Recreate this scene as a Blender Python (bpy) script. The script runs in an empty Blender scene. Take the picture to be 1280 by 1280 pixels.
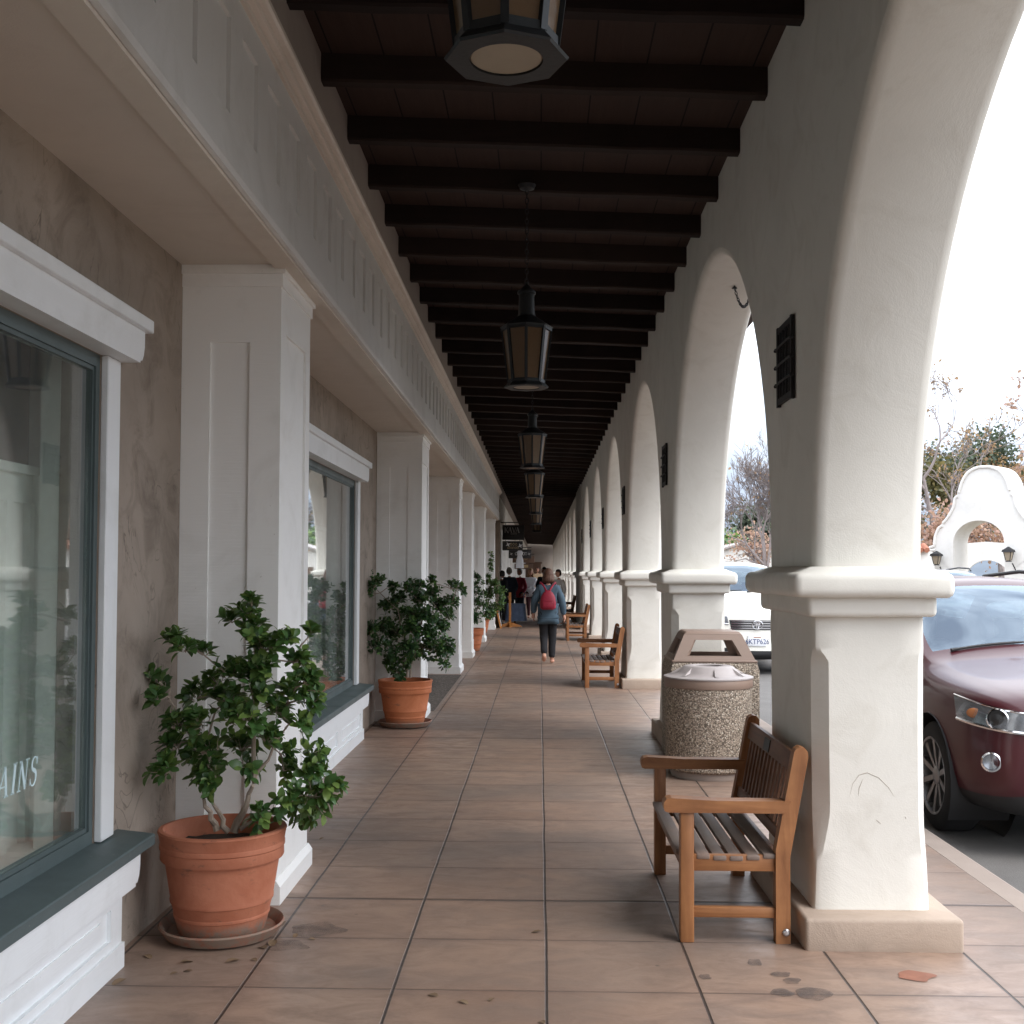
import bpy, bmesh, math, random
from math import sin, cos, pi, radians, sqrt, atan2
from mathutils import Vector, Matrix, noise as mnoise
from mathutils.bvhtree import BVHTree
S = bpy.context.scene
COL = S.collection
random.seed(7)

# ------------------------------------------------------------------ materials
class NT:
    def __init__(s, name):
        s.m = bpy.data.materials.new(name); s.m.use_nodes = True
        s.t = s.m.node_tree; s.n = s.t.nodes; s.l = s.t.links
        s.b = s.n['Principled BSDF']; s.out = s.n['Material Output']
    def new(s, ty, **kw):
        x = s.n.new(ty)
        for k, v in kw.items(): setattr(x, k, v)
        return x
    def put(s, sock, v):
        if v is None: return
        if hasattr(v, 'is_output'): s.l.new(v, sock)
        else:
            if isinstance(v, (tuple, list)) and len(v) == 3 and sock.type == 'RGBA': v = (*v, 1)
            sock.default_value = v
    def coord(s, kind='Object'):
        if kind == 'World': return s.new('ShaderNodeNewGeometry').outputs['Position']
        return s.new('ShaderNodeTexCoord').outputs[kind]
    def mapping(s, v, scale=(1,1,1), loc=(0,0,0), rot=(0,0,0)):
        x = s.new('ShaderNodeMapping'); s.put(x.inputs['Vector'], v)
        x.inputs['Scale'].default_value = scale; x.inputs['Location'].default_value = loc; x.inputs['Rotation'].default_value = rot
        return x.outputs[0]
    def noise(s, v, scale, detail=4, rough=.55, dist=0, out=0):
        x = s.new('ShaderNodeTexNoise'); s.put(x.inputs['Vector'], v)
        x.inputs['Scale'].default_value = scale; x.inputs['Detail'].default_value = detail
        x.inputs['Roughness'].default_value = rough; x.inputs['Distortion'].default_value = dist
        return x.outputs[out]
    def voro(s, v, scale, feature='F1', out='Distance'):
        x = s.new('ShaderNodeTexVoronoi', feature=feature); s.put(x.inputs['Vector'], v); x.inputs['Scale'].default_value = scale
        return x.outputs[out]
    def wave(s, v, scale, dist=4, detail=2, dscale=1, dirn='X'):
        x = s.new('ShaderNodeTexWave', bands_direction=dirn); s.put(x.inputs['Vector'], v)
        x.inputs['Scale'].default_value = scale; x.inputs['Distortion'].default_value = dist
        x.inputs['Detail'].default_value = detail; x.inputs['Detail Scale'].default_value = dscale
        return x.outputs['Fac']
    def ramp(s, f, stops, interp='LINEAR'):
        x = s.new('ShaderNodeValToRGB'); s.put(x.inputs[0], f); r = x.color_ramp; r.interpolation = interp
        while len(r.elements) < len(stops): r.elements.new(.5)
        for e, (p, c) in zip(r.elements, stops):
            e.position = p
            if not isinstance(c, (tuple, list)): c = (c, c, c)
            e.color = (*c, 1)
        return x.outputs[0]
    def mix(s, f, a, b, mode='MIX'):
        x = s.new('ShaderNodeMix', data_type='RGBA', blend_type=mode)
        s.put(x.inputs[0], f); s.put(x.inputs[6], a); s.put(x.inputs[7], b)
        return x.outputs[2]
    def math(s, op, a, b=0.0, c=0.0):
        x = s.new('ShaderNodeMath', operation=op); s.put(x.inputs[0], a); s.put(x.inputs[1], b); s.put(x.inputs[2], c)
        return x.outputs[0]
    def sep(s, v):
        x = s.new('ShaderNodeSeparateXYZ'); s.put(x.inputs[0], v); return x.outputs
    def comb(s, a, b, c):
        x = s.new('ShaderNodeCombineXYZ'); s.put(x.inputs[0], a); s.put(x.inputs[1], b); s.put(x.inputs[2], c); return x.outputs[0]
    def bump(s, h, strength=.3, dist=.01, normal=None):
        x = s.new('ShaderNodeBump'); x.inputs['Strength'].default_value = strength; x.inputs['Distance'].default_value = dist
        s.put(x.inputs['Height'], h); s.put(x.inputs['Normal'], normal)
        return x.outputs[0]
    def fin(s, col=None, rough=None, normal=None, metal=None, spec=None, coat=None):
        p = s.b.inputs
        s.put(p['Base Color'], col); s.put(p['Roughness'], rough); s.put(p['Normal'], normal)
        s.put(p['Metallic'], metal); s.put(p['Specular IOR Level'], spec); s.put(p['Coat Weight'], coat)
        return s.m

M = {}
def simple(name, col, rough=.6, metal=0, var=.12, vscale=6, bump=.12, bscale=60, spec=None, coat=None, coord='Object', dist=.004):
    t = NT(name); v = t.coord(coord)
    n = t.noise(v, vscale, 5, .6)
    c = t.mix(n, tuple(max(0, x*(1-var)) for x in col), tuple(min(1, x*(1+var)) for x in col))
    nb = t.bump(t.noise(v, bscale, 3), bump, dist) if bump else None
    M[name] = t.fin(c, rough, nb, metal, spec, coat)
    return M[name]

def stucco(name, col, dirt, patch=.5, bump=.35, trowel=True):
    t = NT(name); v = t.coord('World')
    n1 = t.noise(v, .9, 5, .6, .6); n2 = t.noise(v, 3.4, 6, .65, 1.0); n3 = t.noise(v, 140, 3, .6)
    c = t.mix(t.ramp(n1, [(.35, 0.), (.7, 1.)]), col, tuple(x*(1-.28*patch) for x in col))
    c = t.mix(t.ramp(n2, [(.50, 0.), (.74, patch)]), c, dirt)
    # thin trowel scratches
    if trowel:
        w = t.noise(t.mapping(v, (1, 1.4, .8)), 2.0, 3, .5, 2.5)
        line = t.ramp(w, [(.485, 0.), (.5, 1.), (.515, 0.)])
        gate = t.ramp(t.noise(v, 3.1, 3), [(.50, 0.), (.62, .75)])
        c = t.mix(t.math('MULTIPLY', line, gate), c, tuple(x*.55 for x in dirt))
    h = t.math('ADD', t.math('MULTIPLY', n3, .5), t.math('MULTIPLY', n2, 2.2))
    M[name] = t.fin(c, .88, t.bump(h, bump, .012), spec=.25)
stucco('stucco_tan', (.37, .312, .262), (.20, .165, .137), 1.0)
stucco('stucco_cream', (.78, .765, .71), (.54, .51, .44), .36, .13, False)
stucco('stucco_base', (.46, .37, .30), (.32, .26, .205), .5, .3, False)
stucco('stucco_soffit', (.66, .61, .545), (.48, .42, .36), .25, .15, False)
stucco('stucco_upper', (.36, .31, .27), (.27, .23, .2), .4, .25, False)
stucco('gate_white', (.70, .69, .665), (.56, .54, .49), .5, .2, False)

def paint(name, col, grain='Z', dirt=.16):
    t = NT(name); v = t.coord('World')
    sc = {'Z': (34, 34, 1.3), 'Y': (34, 1.3, 34), 'H': (3, 3, 60)}[grain]
    g = t.noise(t.mapping(v, sc), 1.6, 5, .65)
    d = t.noise(v, 2.4, 6, .65, .6)
    c = t.mix(t.ramp(d, [(.5, 0.), (.85, 1.)]), col, tuple(x*(1-dirt*k) for x, k in zip(col, (1, 1.05, 1.15))))
    chips = t.ramp(t.noise(v, 46, 3, .6), [(.74, 0.), (.77, .65)])
    c = t.mix(chips, c, (.42, .40, .37))
    M[name] = t.fin(c, t.ramp(d, [(.2, .38), (.8, .6)]), t.bump(g, .35, .004), spec=.4)
paint('paint_white', (.87, .88, .87), 'H')
paint('paint_trim', (.79, .82, .84), 'Y')
paint('paint_fascia', (.64, .645, .64), 'Y', .2)
paint('paint_cornice', (.66, .60, .54), 'Y', .2)
paint('paint_frame', (.085, .115, .118), 'Y')
paint('paint_inside', (.88, .89, .87), 'Z')

def floor_mat():
    t = NT('floor_tile'); v = t.coord('World'); x, y, z = t.sep(v)
    wob = t.math('MULTIPLY', t.math('SUBTRACT', t.noise(v, 1.1, 2), .5), .012)
    u = t.math('DIVIDE', t.math('ADD', t.math('SUBTRACT', x, .03), wob), .5875)
    w = t.math('DIVIDE', t.math('ADD', t.math('SUBTRACT', y, 5.715), wob), .611)
    fu = t.math('ABSOLUTE', t.math('SUBTRACT', u, t.math('ROUND', u)))
    fw = t.math('ABSOLUTE', t.math('SUBTRACT', w, t.math('ROUND', w)))
    cell = t.comb(t.math('FLOOR', u), t.math('FLOOR', w), 0.)
    wn = t.new('ShaderNodeTexWhiteNoise', noise_dimensions='3D'); t.put(wn.inputs['Vector'], cell)
    n1 = t.noise(v, 1.3, 6, .62, .5); n2 = t.noise(t.mapping(v, (1, 1.8, 1)), 4.5, 6, .68, .7); n3 = t.noise(v, 60, 4, .6)
    c = t.mix(t.ramp(n1, [(.3, 0.), (.7, 1.)]), (.225, .136, .094), (.335, .222, .162))
    c = t.mix(t.ramp(wn.outputs['Value'], [(0., 0.), (1., .6)]), c, (.37, .255, .19))
    c = t.mix(t.ramp(n2, [(.42, 0.), (.70, .75)]), c, (.160, .106, .080))
    c = t.mix(t.ramp(t.noise(t.mapping(v, (.7, 1.6, 1), (3, 1, 0)), 2.2, 5, .66, .4), [(.50, 0.), (.70, .6)]), c, (.145, .108, .092))
    c = t.mix(t.ramp(t.noise(v, .55, 3, .5), [(.47, 0.), (.62, .7)]), c, (.150, .118, .100))
    c = t.mix(t.ramp(t.noise(t.mapping(v, (1, 1, 1), (7, 3, 0)), 9, 5, .7), [(.66, 0.), (.74, .7)]), c, (.12, .10, .095))
    c = t.mix(t.math('MULTIPLY', n3, .25), c, (.42, .34, .29))
    sp = t.ramp(t.voro(v, 2.3), [(.018, .8), (.032, 0.)])
    c = t.mix(sp, c, (.07, .055, .05))
    # long joints: a dark groove; cross joints: fainter and uneven
    ju = t.ramp(fu, [(.0, 1.), (.007, 1.), (.0115, 0.)])
    jn = t.ramp(t.noise(t.mapping(v, (1.2, .2, 1)), 2.2, 3), [(.34, .30), (.64, .85)])
    jw = t.math('MULTIPLY', t.ramp(fw, [(.0, 1.), (.004, 1.), (.011, 0.)]), jn)
    w9 = t.math('DIVIDE', t.math('ADD', t.math('SUBTRACT', y, 5.715), wob), 5.5)
    f9 = t.math('ABSOLUTE', t.math('SUBTRACT', w9, t.math('ROUND', w9)))
    j9 = t.ramp(f9, [(.0, 1.), (.0008, 1.), (.0013, 0.)])
    j = t.math('MAXIMUM', t.math('MAXIMUM', ju, jw), j9)
    edge = t.math('MULTIPLY', t.math('MAXIMUM', t.ramp(fu, [(.0, 1.), (.06, 0.)]), t.ramp(fw, [(.0, 1.), (.11, 0.)])), .30)
    c = t.mix(edge, c, (.16, .11, .09))
    c = t.mix(j, c, (.055, .042, .036))
    h = t.math('SUBTRACT', t.math('ADD', t.math('MULTIPLY', n3, .12), t.math('MULTIPLY', n2, .25)), t.math('MULTIPLY', j, 1.2))
    r = t.ramp(n2, [(.3, .33), (.7, .55)])
    M['floor_tile'] = t.fin(c, r, t.bump(h, .55, .008), spec=.5)
floor_mat()

def aggregate(name, c1, c2, c3, scale, bump=.8):
    t = NT(name); v = t.coord('Object' if scale > 50 else 'World')
    cv = t.voro(v, scale, out='Color'); dv = t.voro(v, scale)
    f = t.sep(cv)[0]
    c = t.ramp(f, [(0., c1), (.4, c2), (.75, c2), (1., c3)])
    c = t.mix(t.ramp(dv, [(.35, 0.), (.75, .85)]), c, tuple(x*.35 for x in c1))
    M[name] = t.fin(c, .8, t.bump(t.math('SUBTRACT', 1., dv), bump, .01))
aggregate('aggregate', (.22, .175, .135), (.42, .345, .27), (.70, .63, .53), 85, .6)
aggregate('dark_gravel', (.09, .075, .065), (.15, .125, .105), (.24, .21, .18), 40, .4)
simple('asphalt', (.15, .143, .136), .9, var=.35, vscale=2, bump=.5, bscale=120, coord='World', dist=.01)
simple('concrete_kerb', (.30, .245, .21), .85, var=.2, vscale=3, bump=.3, bscale=90, coord='World')
simple('ground_dry', (.22, .19, .13), .95, var=.4, vscale=.3, bump=.3, bscale=8, coord='World')
simple('hill_scrub_haze', (.10, .125, .155), .95, var=.4, vscale=.02, bump=0, coord='World')  # scrub colour shifted to blue, painting in the haze of distance
simple('road_paint', (.7, .7, .66), .7, var=.2, coord='World')

def wood(name, c1, c2, axis, rough=.5, sc=1., weather=None, spec=.4):
    t = NT(name); v = t.coord('Object')
    s3 = {'X': (1.2, 16, 16), 'Y': (16, 1.2, 16), 'Z': (16, 16, 1.2)}[axis]
    g = t.noise(t.mapping(v, tuple(k*sc for k in s3)), 2.2, 7, .68, .8)
    c = t.mix(t.ramp(g, [(.3, 0.), (.72, 1.)]), c1, c2)
    b = t.noise(v, 3.5, 4, .6)
    c = t.mix(t.ramp(b, [(.42, 0.), (.72, .55)]), c, tuple(k*.6 for k in c1))
    if name == 'beam_wood': c = t.mix(t.math('MULTIPLY', t.new('ShaderNodeObjectInfo').outputs['Random'], .7), c, (.040, .026, .020))
    if weather: c = t.mix(t.ramp(t.noise(v, 7, 5, .7), [(.35, .25), (.65, .9)]), c, weather)
    M[name] = t.fin(c, rough, t.bump(g, .35, .003), spec=spec)
wood('beam_wood', (.016, .011, .010), (.026, .017, .015), 'X', .8, spec=.2)
def deck_mat():
    t = NT('deck_wood'); v = t.coord('World'); x, y, z = t.sep(v)
    u = t.math('DIVIDE', x, .283)
    f = t.math('ABSOLUTE', t.math('SUBTRACT', u, t.math('ROUND', u)))
    g = t.noise(t.mapping(v, (18, 1.1, 18)), 2, 6, .65, .5)
    wn = t.new('ShaderNodeTexWhiteNoise', noise_dimensions='1D'); t.put(wn.inputs['W'], t.math('ROUND', u))
    c = t.mix(g, (.036, .022, .018), (.062, .039, .032))
    c = t.mix(t.math('MULTIPLY', wn.outputs['Value'], .5), c, (.042, .027, .023))
    j = t.ramp(f, [(.0, 1.), (.012, 1.), (.02, 0.)])
    c = t.mix(j, c, (.006, .005, .005))
    M['deck_wood'] = t.fin(c, .8, t.bump(g, .3, .004), spec=.2)
deck_mat()
wood('teak', (.21, .082, .032), (.43, .20, .082), 'Z', .48, .6)
wood('teak_x', (.21, .082, .032), (.43, .20, .082), 'X', .48, .6)
wood('teak_dark', (.125, .055, .028), (.215, .098, .05), 'Y', .5, .6)
wood('teak_grey', (.16, .105, .08), (.27, .185, .145), 'Y', .6, .6, (.20, .165, .145))
wood('stand_wood', (.42, .16, .04), (.6, .27, .08), 'X', .45)
wood('bark_shrub', (.30, .24, .19), (.48, .40, .33), 'Z', .8, 2)
wood('bark_pale', (.42, .38, .33), (.6, .56, .5), 'Z', .85, .3)
wood('bark_grey', (.20, .17, .165), (.31, .27, .26), 'Z', .9, .3)

def terracotta(name, c1, c2, salt=.45):
    t = NT(name); v = t.coord('Object'); z = t.sep(v)[2]
    n = t.noise(v, 5, 6, .65, .5)
    c = t.mix(t.ramp(n, [(.35, 0.), (.68, 1.)]), c1, c2)
    c = t.mix(t.ramp(t.noise(t.mapping(v, (1, 1, 2.5)), 11, 5, .7), [(.60, 0.), (.72, .75)]), c, (.13, .075, .055))
    low = t.math('MULTIPLY', t.ramp(z, [(.0, 1.), (.05, 1.), (.085, 0.)]), t.ramp(t.noise(v, 22, 4, .7), [(.32, 0.), (.55, 1.)]))
    c = t.mix(t.math('MULTIPLY', low, salt*2), c, (.24, .19, .15))
    M[name] = t.fin(c, .72, t.bump(t.noise(v, 70, 4), .25, .004), spec=.3)
terracotta('terracotta_old', (.37, .125, .068), (.47, .185, .11))
terracotta('terracotta', (.47, .145, .058), (.56, .20, .092), .2)
terracotta('saucer_clay', (.27, .105, .065), (.36, .17, .115))
simple('soil', (.045, .032, .024), .95, var=.4, vscale=30, bump=.9, bscale=60, dist=.02)

def leaf_mat(name, dark, mid, light, rough=.34, trans=.25):
    t = NT(name)
    g = t.new('ShaderNodeNewGeometry')
    r = g.outputs['Random Per Island']
    c = t.ramp(r, [(0., dark), (.4, mid), (.70, mid), (1., light)])
    v = t.coord('Object')
    c = t.mix(t.ramp(t.noise(v, 5, 3), [(.35, 0.), (.7, .35)]), c, dark)
    t.fin(c, rough, spec=.5)
    tr = t.new('ShaderNodeBsdfTranslucent'); t.put(tr.inputs['Color'], t.mix(.5, c, (light[0]*1.3, light[1]*1.3, light[2])))
    mx = t.new('ShaderNodeMixShader'); mx.inputs[0].default_value = trans
    t.l.new(t.b.outputs[0], mx.inputs[1]); t.l.new(tr.outputs[0], mx.inputs[2]); t.l.new(mx.outputs[0], t.out.inputs[0])
    M[name] = t.m
leaf_mat('leaf_shrub', (.026, .070, .024), (.072, .165, .046), (.27, .39, .10))
leaf_mat('leaf_shrub_dark', (.022, .060, .025), (.042, .105, .038), (.15, .28, .07))
leaf_mat('leaf_autumn', (.20, .12, .075), (.34, .21, .12), (.42, .30, .16), .6, .4)
leaf_mat('leaf_rust', (.34, .19, .15), (.42, .27, .22), (.46, .34, .26), .6, .4)
leaf_mat('leaf_olive', (.055, .065, .03), (.11, .11, .05), (.24, .19, .07), .6, .35)
leaf_mat('leaf_pine', (.035, .055, .04), (.065, .09, .06), (.11, .13, .07), .6, .3)
leaf_mat('leaf_dead', (.13, .08, .05), (.22, .15, .09), (.38, .30, .18), .7, .1)
leaf_mat('petal_white', (.7, .7, .66), (.8, .8, .76), (.85, .85, .8), .6, .3)

simple('iron', (.020, .020, .022), .55, .4, bump=.3, bscale=90)
simple('lamp_metal', (.022, .025, .027), .5, .5, bump=.2)
simple('opal', (.27, .225, .165), .5, var=.15, vscale=9, bump=.05)
def lamp_glass():
    t = NT('lamp_glass'); v = t.coord('Object')
    n = t.noise(v, 30, 4, .6, 1.)
    c = t.mix(n, (.12, .068, .03), (.20, .13, .075))
    t.fin(c, .18, t.bump(n, .25, .004), spec=.6)
    tr = t.new('ShaderNodeBsdfTranslucent'); t.put(tr.inputs['Color'], (.62, .50, .36, 1))
    mx = t.new('ShaderNodeMixShader'); mx.inputs[0].default_value = .28
    t.l.new(t.b.outputs[0], mx.inputs[1]); t.l.new(tr.outputs[0], mx.inputs[2]); t.l.new(mx.outputs[0], t.out.inputs[0])
    M['lamp_glass'] = t.m
lamp_glass()
def glass(name, tint, ior=1.5, dirt=.03, gain=1.0, refl=(1,1,1)):
    t = NT(name); v = t.coord('World')
    tr = t.new('ShaderNodeBsdfTransparent'); tr.inputs[0].default_value = (*tint, 1)
    gl = t.new('ShaderNodeBsdfGlossy'); gl.inputs['Roughness'].default_value = .015; gl.inputs['Color'].default_value = (*refl, 1)
    g = t.new('ShaderNodeNewGeometry'); dt = t.new('ShaderNodeVectorMath', operation='DOT_PRODUCT')
    t.l.new(g.outputs['Incoming'], dt.inputs[0]); t.l.new(g.outputs['Normal'], dt.inputs[1])
    k = t.math('SUBTRACT', 1., t.math('ABSOLUTE', dt.outputs['Value'])); r0 = ((ior-1)/(ior+1))**2
    f = t.math('MINIMUM', t.math('MULTIPLY', t.math('MULTIPLY_ADD', t.math('POWER', k, 5.), 1-r0, r0), gain), 1.)
    mx = t.new('ShaderNodeMixShader'); t.l.new(f, mx.inputs[0])
    t.l.new(tr.outputs[0], mx.inputs[1]); t.l.new(gl.outputs[0], mx.inputs[2])
    df = t.new('ShaderNodeBsdfDiffuse'); df.inputs[0].default_value = (.6, .62, .62, 1)
    m2 = t.new('ShaderNodeMixShader')
    t.put(m2.inputs[0], t.ramp(t.noise(v, 3, 5, .7), [(.4, dirt*.4), (.75, dirt*2)]))
    t.l.new(mx.outputs[0], m2.inputs[1]); t.l.new(df.outputs[0], m2.inputs[2]); t.l.new(m2.outputs[0], t.out.inputs[0])
    M[name] = t.m
glass('window_glass', (.88, .93, .91), 1.6, .045, 1.5)  # dust term raised as a pale painted veil that brightens the dim panes
glass('car_glass', (.30, .36, .36), 2.1, .01, 1.5, (.72, .86, 1.))
glass('lens_glass', (.95, .96, .97), 1.5, .0, 1.2)
simple('plastic_brown', (.26, .185, .145), .55, var=.12, vscale=5, bump=.15, bscale=120)
simple('lid_grey', (.37, .33, .32), .5, var=.22, vscale=7, bump=.1)
simple('dark_inside', (.02, .018, .016), .9)
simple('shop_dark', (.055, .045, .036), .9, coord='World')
simple('letter_pale', (.62, .78, .82), .6, bump=0)
simple('sign_black', (.016, .015, .015), .5)
simple('sign_grey', (.42, .41, .4), .6, bump=0)
simple('sign_white', (.62, .62, .62), .6, bump=0)
simple('sign_gold', (.50, .37, .2), .6, bump=0)
simple('sign_brown', (.12, .065, .04), .6)
simple('stone_brown', (.20, .155, .115), .9, var=.35, vscale=7, bump=.8, bscale=18, coord='World', dist=.02)
simple('roof_tile', (.36, .15, .095), .85, var=.35, vscale=4, bump=.3, coord='World')
simple('stain_scuff', (.42, .38, .33), .9, bump=0)
simple('bolt_steel', (.55, .55, .56), .35, .9, bump=0)
def stain(name, col, lo, hi):
    t = NT(name); v = t.coord('World'); c = t.mix(t.noise(v, 14, 4), col, tuple(k*.75 for k in col)); M[name] = t.fin(c, .6); t.put(t.b.inputs['Alpha'], t.ramp(t.noise(v, 11, 5, .7), [(.3, lo), (.7, hi)]))
stain('stain_grey', (.14, .115, .105), .12, .75); stain('stain_red', (.33, .13, .075), .75, 1.); stain('stain_faint', (.15, .115, .1), .0, .5)

def car_paint(name, col, metal, coat=1., rough=.35):
    t = NT(name); v = t.coord('Object')
    c = t.mix(t.noise(v, 900, 1), col, tuple(min(1, k*1.5+.004) for k in col))
    t.fin(c, rough, metal=metal, coat=coat); t.b.inputs['Coat Roughness'].default_value = .03
    M[name] = t.m
car_paint('paint_burgundy', (.042, .0025, .006), .1, .28, .4)
car_paint('paint_pearl', (.70, .68, .62), .0)
car_paint('paint_navy', (.05, .07, .12), .4)
simple('trim_black', (.018, .018, .019), .55, bump=.1)
simple('tyre_rubber', (.016, .016, .017), .85, bump=.3)
simple('alloy', (.33, .33, .34), .35, .85, bump=0)
simple('chrome', (.75, .75, .77), .12, 1., var=.02, bump=0)
simple('lamp_housing', (.26, .27, .29), .25, .6, bump=0)
simple('amber_lens', (.34, .13, .05), .25, bump=0)
simple('plate_white', (.72, .74, .78), .5, bump=0); simple('plate_blue', (.03, .05, .16), .5, bump=0)
simple('denim', (.058, .098, .135), .85, var=.3, vscale=14, bump=.4, bscale=250)
simple('cloth_black', (.012, .012, .015), .9, var=.3, vscale=8, bump=.3)
simple('cloth_red', (.30, .012, .035), .7, var=.2, vscale=9, bump=.3)
simple('bag_red', (.24, .006, .026), .6, var=.25, vscale=14, bump=.5, bscale=50)
simple('cloth_grey', (.62, .64, .68), .9, var=.15, vscale=9, bump=.3)
simple('cloth_white', (.68, .68, .68), .9, bump=.3)
simple('cloth_blue', (.22, .29, .45), .9, var=.5, vscale=10, bump=.3)
simple('cloth_maroon', (.055, .012, .018), .9, bump=.3)
simple('cloth_navy', (.022, .028, .042), .9, bump=.3)
simple('cloth_tan', (.46, .34, .22), .9, bump=.3)
simple('skin', (.50, .27, .19), .55, var=.08, bump=.05)
simple('hair_brown', (.085, .036, .020), .6, var=.35, vscale=30, bump=.8, bscale=90)
simple('hair_dark', (.022, .015, .012), .6, var=.3, vscale=30, bump=.8, bscale=90)
simple('hair_grey', (.33, .30, .27), .7, var=.3, vscale=30, bump=.8, bscale=90)
simple('hair_blonde', (.28, .16, .07), .6, var=.35, vscale=30, bump=.8, bscale=90)
simple('shoe_pink', (.52, .28, .2), .7); simple('shoe_white', (.7, .7, .68), .7); simple('shoe_black', (.02, .02, .02), .5)
simple('eye_dark', (.02, .015, .012), .3, bump=0); simple('lip', (.36, .13, .11), .5, bump=0)

# ------------------------------------------------------------------ mesh builder
class MB:
    def __init__(s): s.v = []; s.f = []; s.mi = []; s.sm = []
    def add(s, vs, fs, mi=0, smooth=False, mx=None):
        o = len(s.v)
        s.v += [tuple(mx @ Vector(p)) for p in vs] if mx else [tuple(p) for p in vs]
        for f in fs: s.f.append([i+o for i in f]); s.mi.append(mi); s.sm.append(smooth)
        return s
    def box(s, x0, x1, y0, y1, z0, z1, bev=0, seg=2, mi=0, mx=None):
        vs = [(x, y, z) for x in (x0, x1) for y in (y0, y1) for z in (z0, z1)]
        fs = [(0,1,3,2), (4,6,7,5), (0,4,5,1), (2,3,7,6), (0,2,6,4), (1,5,7,3)]
        if not bev: return s.add(vs, fs, mi, False, mx)
        bm = bmesh.new(); bv = [bm.verts.new(p) for p in vs]
        for f in fs: bm.faces.new([bv[i] for i in f])
        bmesh.ops.bevel(bm, geom=list(bm.edges), offset=bev, segments=seg, profile=.5, affect='EDGES')
        bm.verts.index_update()
        s.add([v.co[:] for v in bm.verts], [[v.index for v in f.verts] for f in bm.faces], mi, True, mx); bm.free()
        return s
    def frustum(s, c, h0, h1, z0, z1, mi=0, bev=0, mx=None):   # c=(x,y), h=(hx,hy)
        vs = [(c[0]+sx*h[0], c[1]+sy*h[1], z) for h, z in ((h0, z0), (h1, z1)) for sx, sy in ((-1,-1), (1,-1), (1,1), (-1,1))]
        fs = [(3,2,1,0), (4,5,6,7), (0,1,5,4), (1,2,6,5), (2,3,7,6), (3,0,4,7)]
        if bev:
            bm = bmesh.new(); bv = [bm.verts.new(p) for p in vs]
            for f in fs: bm.faces.new([bv[i] for i in f])
            bmesh.ops.bevel(bm, geom=list(bm.edges), offset=bev, segments=3, profile=.5, affect='EDGES'); bm.verts.index_update()
            s.add([v.co[:] for v in bm.verts], [[v.index for v in f.verts] for f in bm.faces], mi, True, mx); bm.free(); return s
        return s.add(vs, fs, mi, False, mx)
    def bar(s, a, b, w, h, bev=0, mi=0, up=(0,0,1)):  # box along a->b
        a = Vector(a); b = Vector(b); d = b-a; L = d.length; d.normalize()
        u = Vector(up); x = d.cross(u)
        if x.length < 1e-4: x = d.cross(Vector((1,0,0)))
        x.normalize(); z = x.cross(d)
        mx = Matrix(((x.x, d.x, z.x, a.x), (x.y, d.y, z.y, a.y), (x.z, d.z, z.z, a.z), (0,0,0,1)))
        return s.box(-w/2, w/2, 0, L, -h/2, h/2, bev, 2, mi, mx)
    def lathe(s, prof, n=32, c=(0,0,0), mi=0, smooth=True, mx=None, rot=0, caps=True):
        vs = []; fs = []
        for r, z in prof:
            for k in range(n):
                a = 2*pi*k/n+rot; vs.append((c[0]+r*cos(a), c[1]+r*sin(a), c[2]+z))
        m = len(prof)
        for i in range(m-1):
            for k in range(n):
                k2 = (k+1) % n; fs.append((i*n+k, i*n+k2, (i+1)*n+k2, (i+1)*n+k))
        if caps: fs.append(tuple(range(n))[::-1]); fs.append(tuple((m-1)*n+k for k in range(n)))
        return s.add(vs, fs, mi, smooth, mx)
    def tube(s, pts, rad, n=8, mi=0, caps=True, smooth=True):
        pts = [Vector(p) for p in pts]; m = len(pts)
        if not isinstance(rad, (list, tuple)): rad = [rad]*m
        d0 = (pts[1]-pts[0]).normalized(); u = d0.orthogonal().normalized(); vs = []; fs = []
        for i, p in enumerate(pts):
            d = (pts[min(i+1, m-1)]-pts[max(i-1, 0)])
            if d.length < 1e-9: d = d0.copy()
            d.normalize(); u = (u-d*u.dot(d))
            if u.length < 1e-6: u = d.orthogonal()
            u.normalize(); w = d.cross(u)
            for k in range(n):
                a = 2*pi*k/n; vs.append(p+(u*cos(a)+w*sin(a))*rad[i])
        for i in range(m-1):
            for k in range(n):
                k2 = (k+1) % n; fs.append((i*n+k, i*n+k2, (i+1)*n+k2, (i+1)*n+k))
        if caps: fs.append(tuple(range(n))[::-1]); fs.append(tuple((m-1)*n+k for k in range(n)))
        return s.add(vs, fs, mi, smooth)
    def prism(s, poly, axis, d0, d1, mi=0, smooth=False):  # poly in the other two axes, in order
        def P(p, d): return {'X': (d, p[0], p[1]), 'Y': (p[0], d, p[1]), 'Z': (p[0], p[1], d)}[axis]
        n = len(poly); vs = [P(p, d0) for p in poly]+[P(p, d1) for p in poly]
        fs = [tuple(range(n))[::-1], tuple(range(n, 2*n))]+[(i, (i+1) % n, n+(i+1) % n, n+i) for i in range(n)]
        return s.add(vs, fs, mi, smooth)
    def sphere(s, c, r, nu=14, nv=9, mi=0, fn=None):
        vs = []; fs = []
        if not isinstance(r, (tuple, list)): r = (r, r, r)
        for j in range(nv+1):
            th = pi*j/nv
            for i in range(nu):
                ph = 2*pi*i/nu; d = Vector((sin(th)*cos(ph), sin(th)*sin(ph), cos(th)))
                k = fn(d) if fn else 1.
                vs.append((c[0]+d.x*r[0]*k, c[1]+d.y*r[1]*k, c[2]+d.z*r[2]*k))
        for j in range(nv):
            for i in range(nu):
                i2 = (i+1) % nu; fs.append((j*nu+i, (j+1)*nu+i, (j+1)*nu+i2, j*nu+i2))
        return s.add(vs, fs, mi, True)
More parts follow.
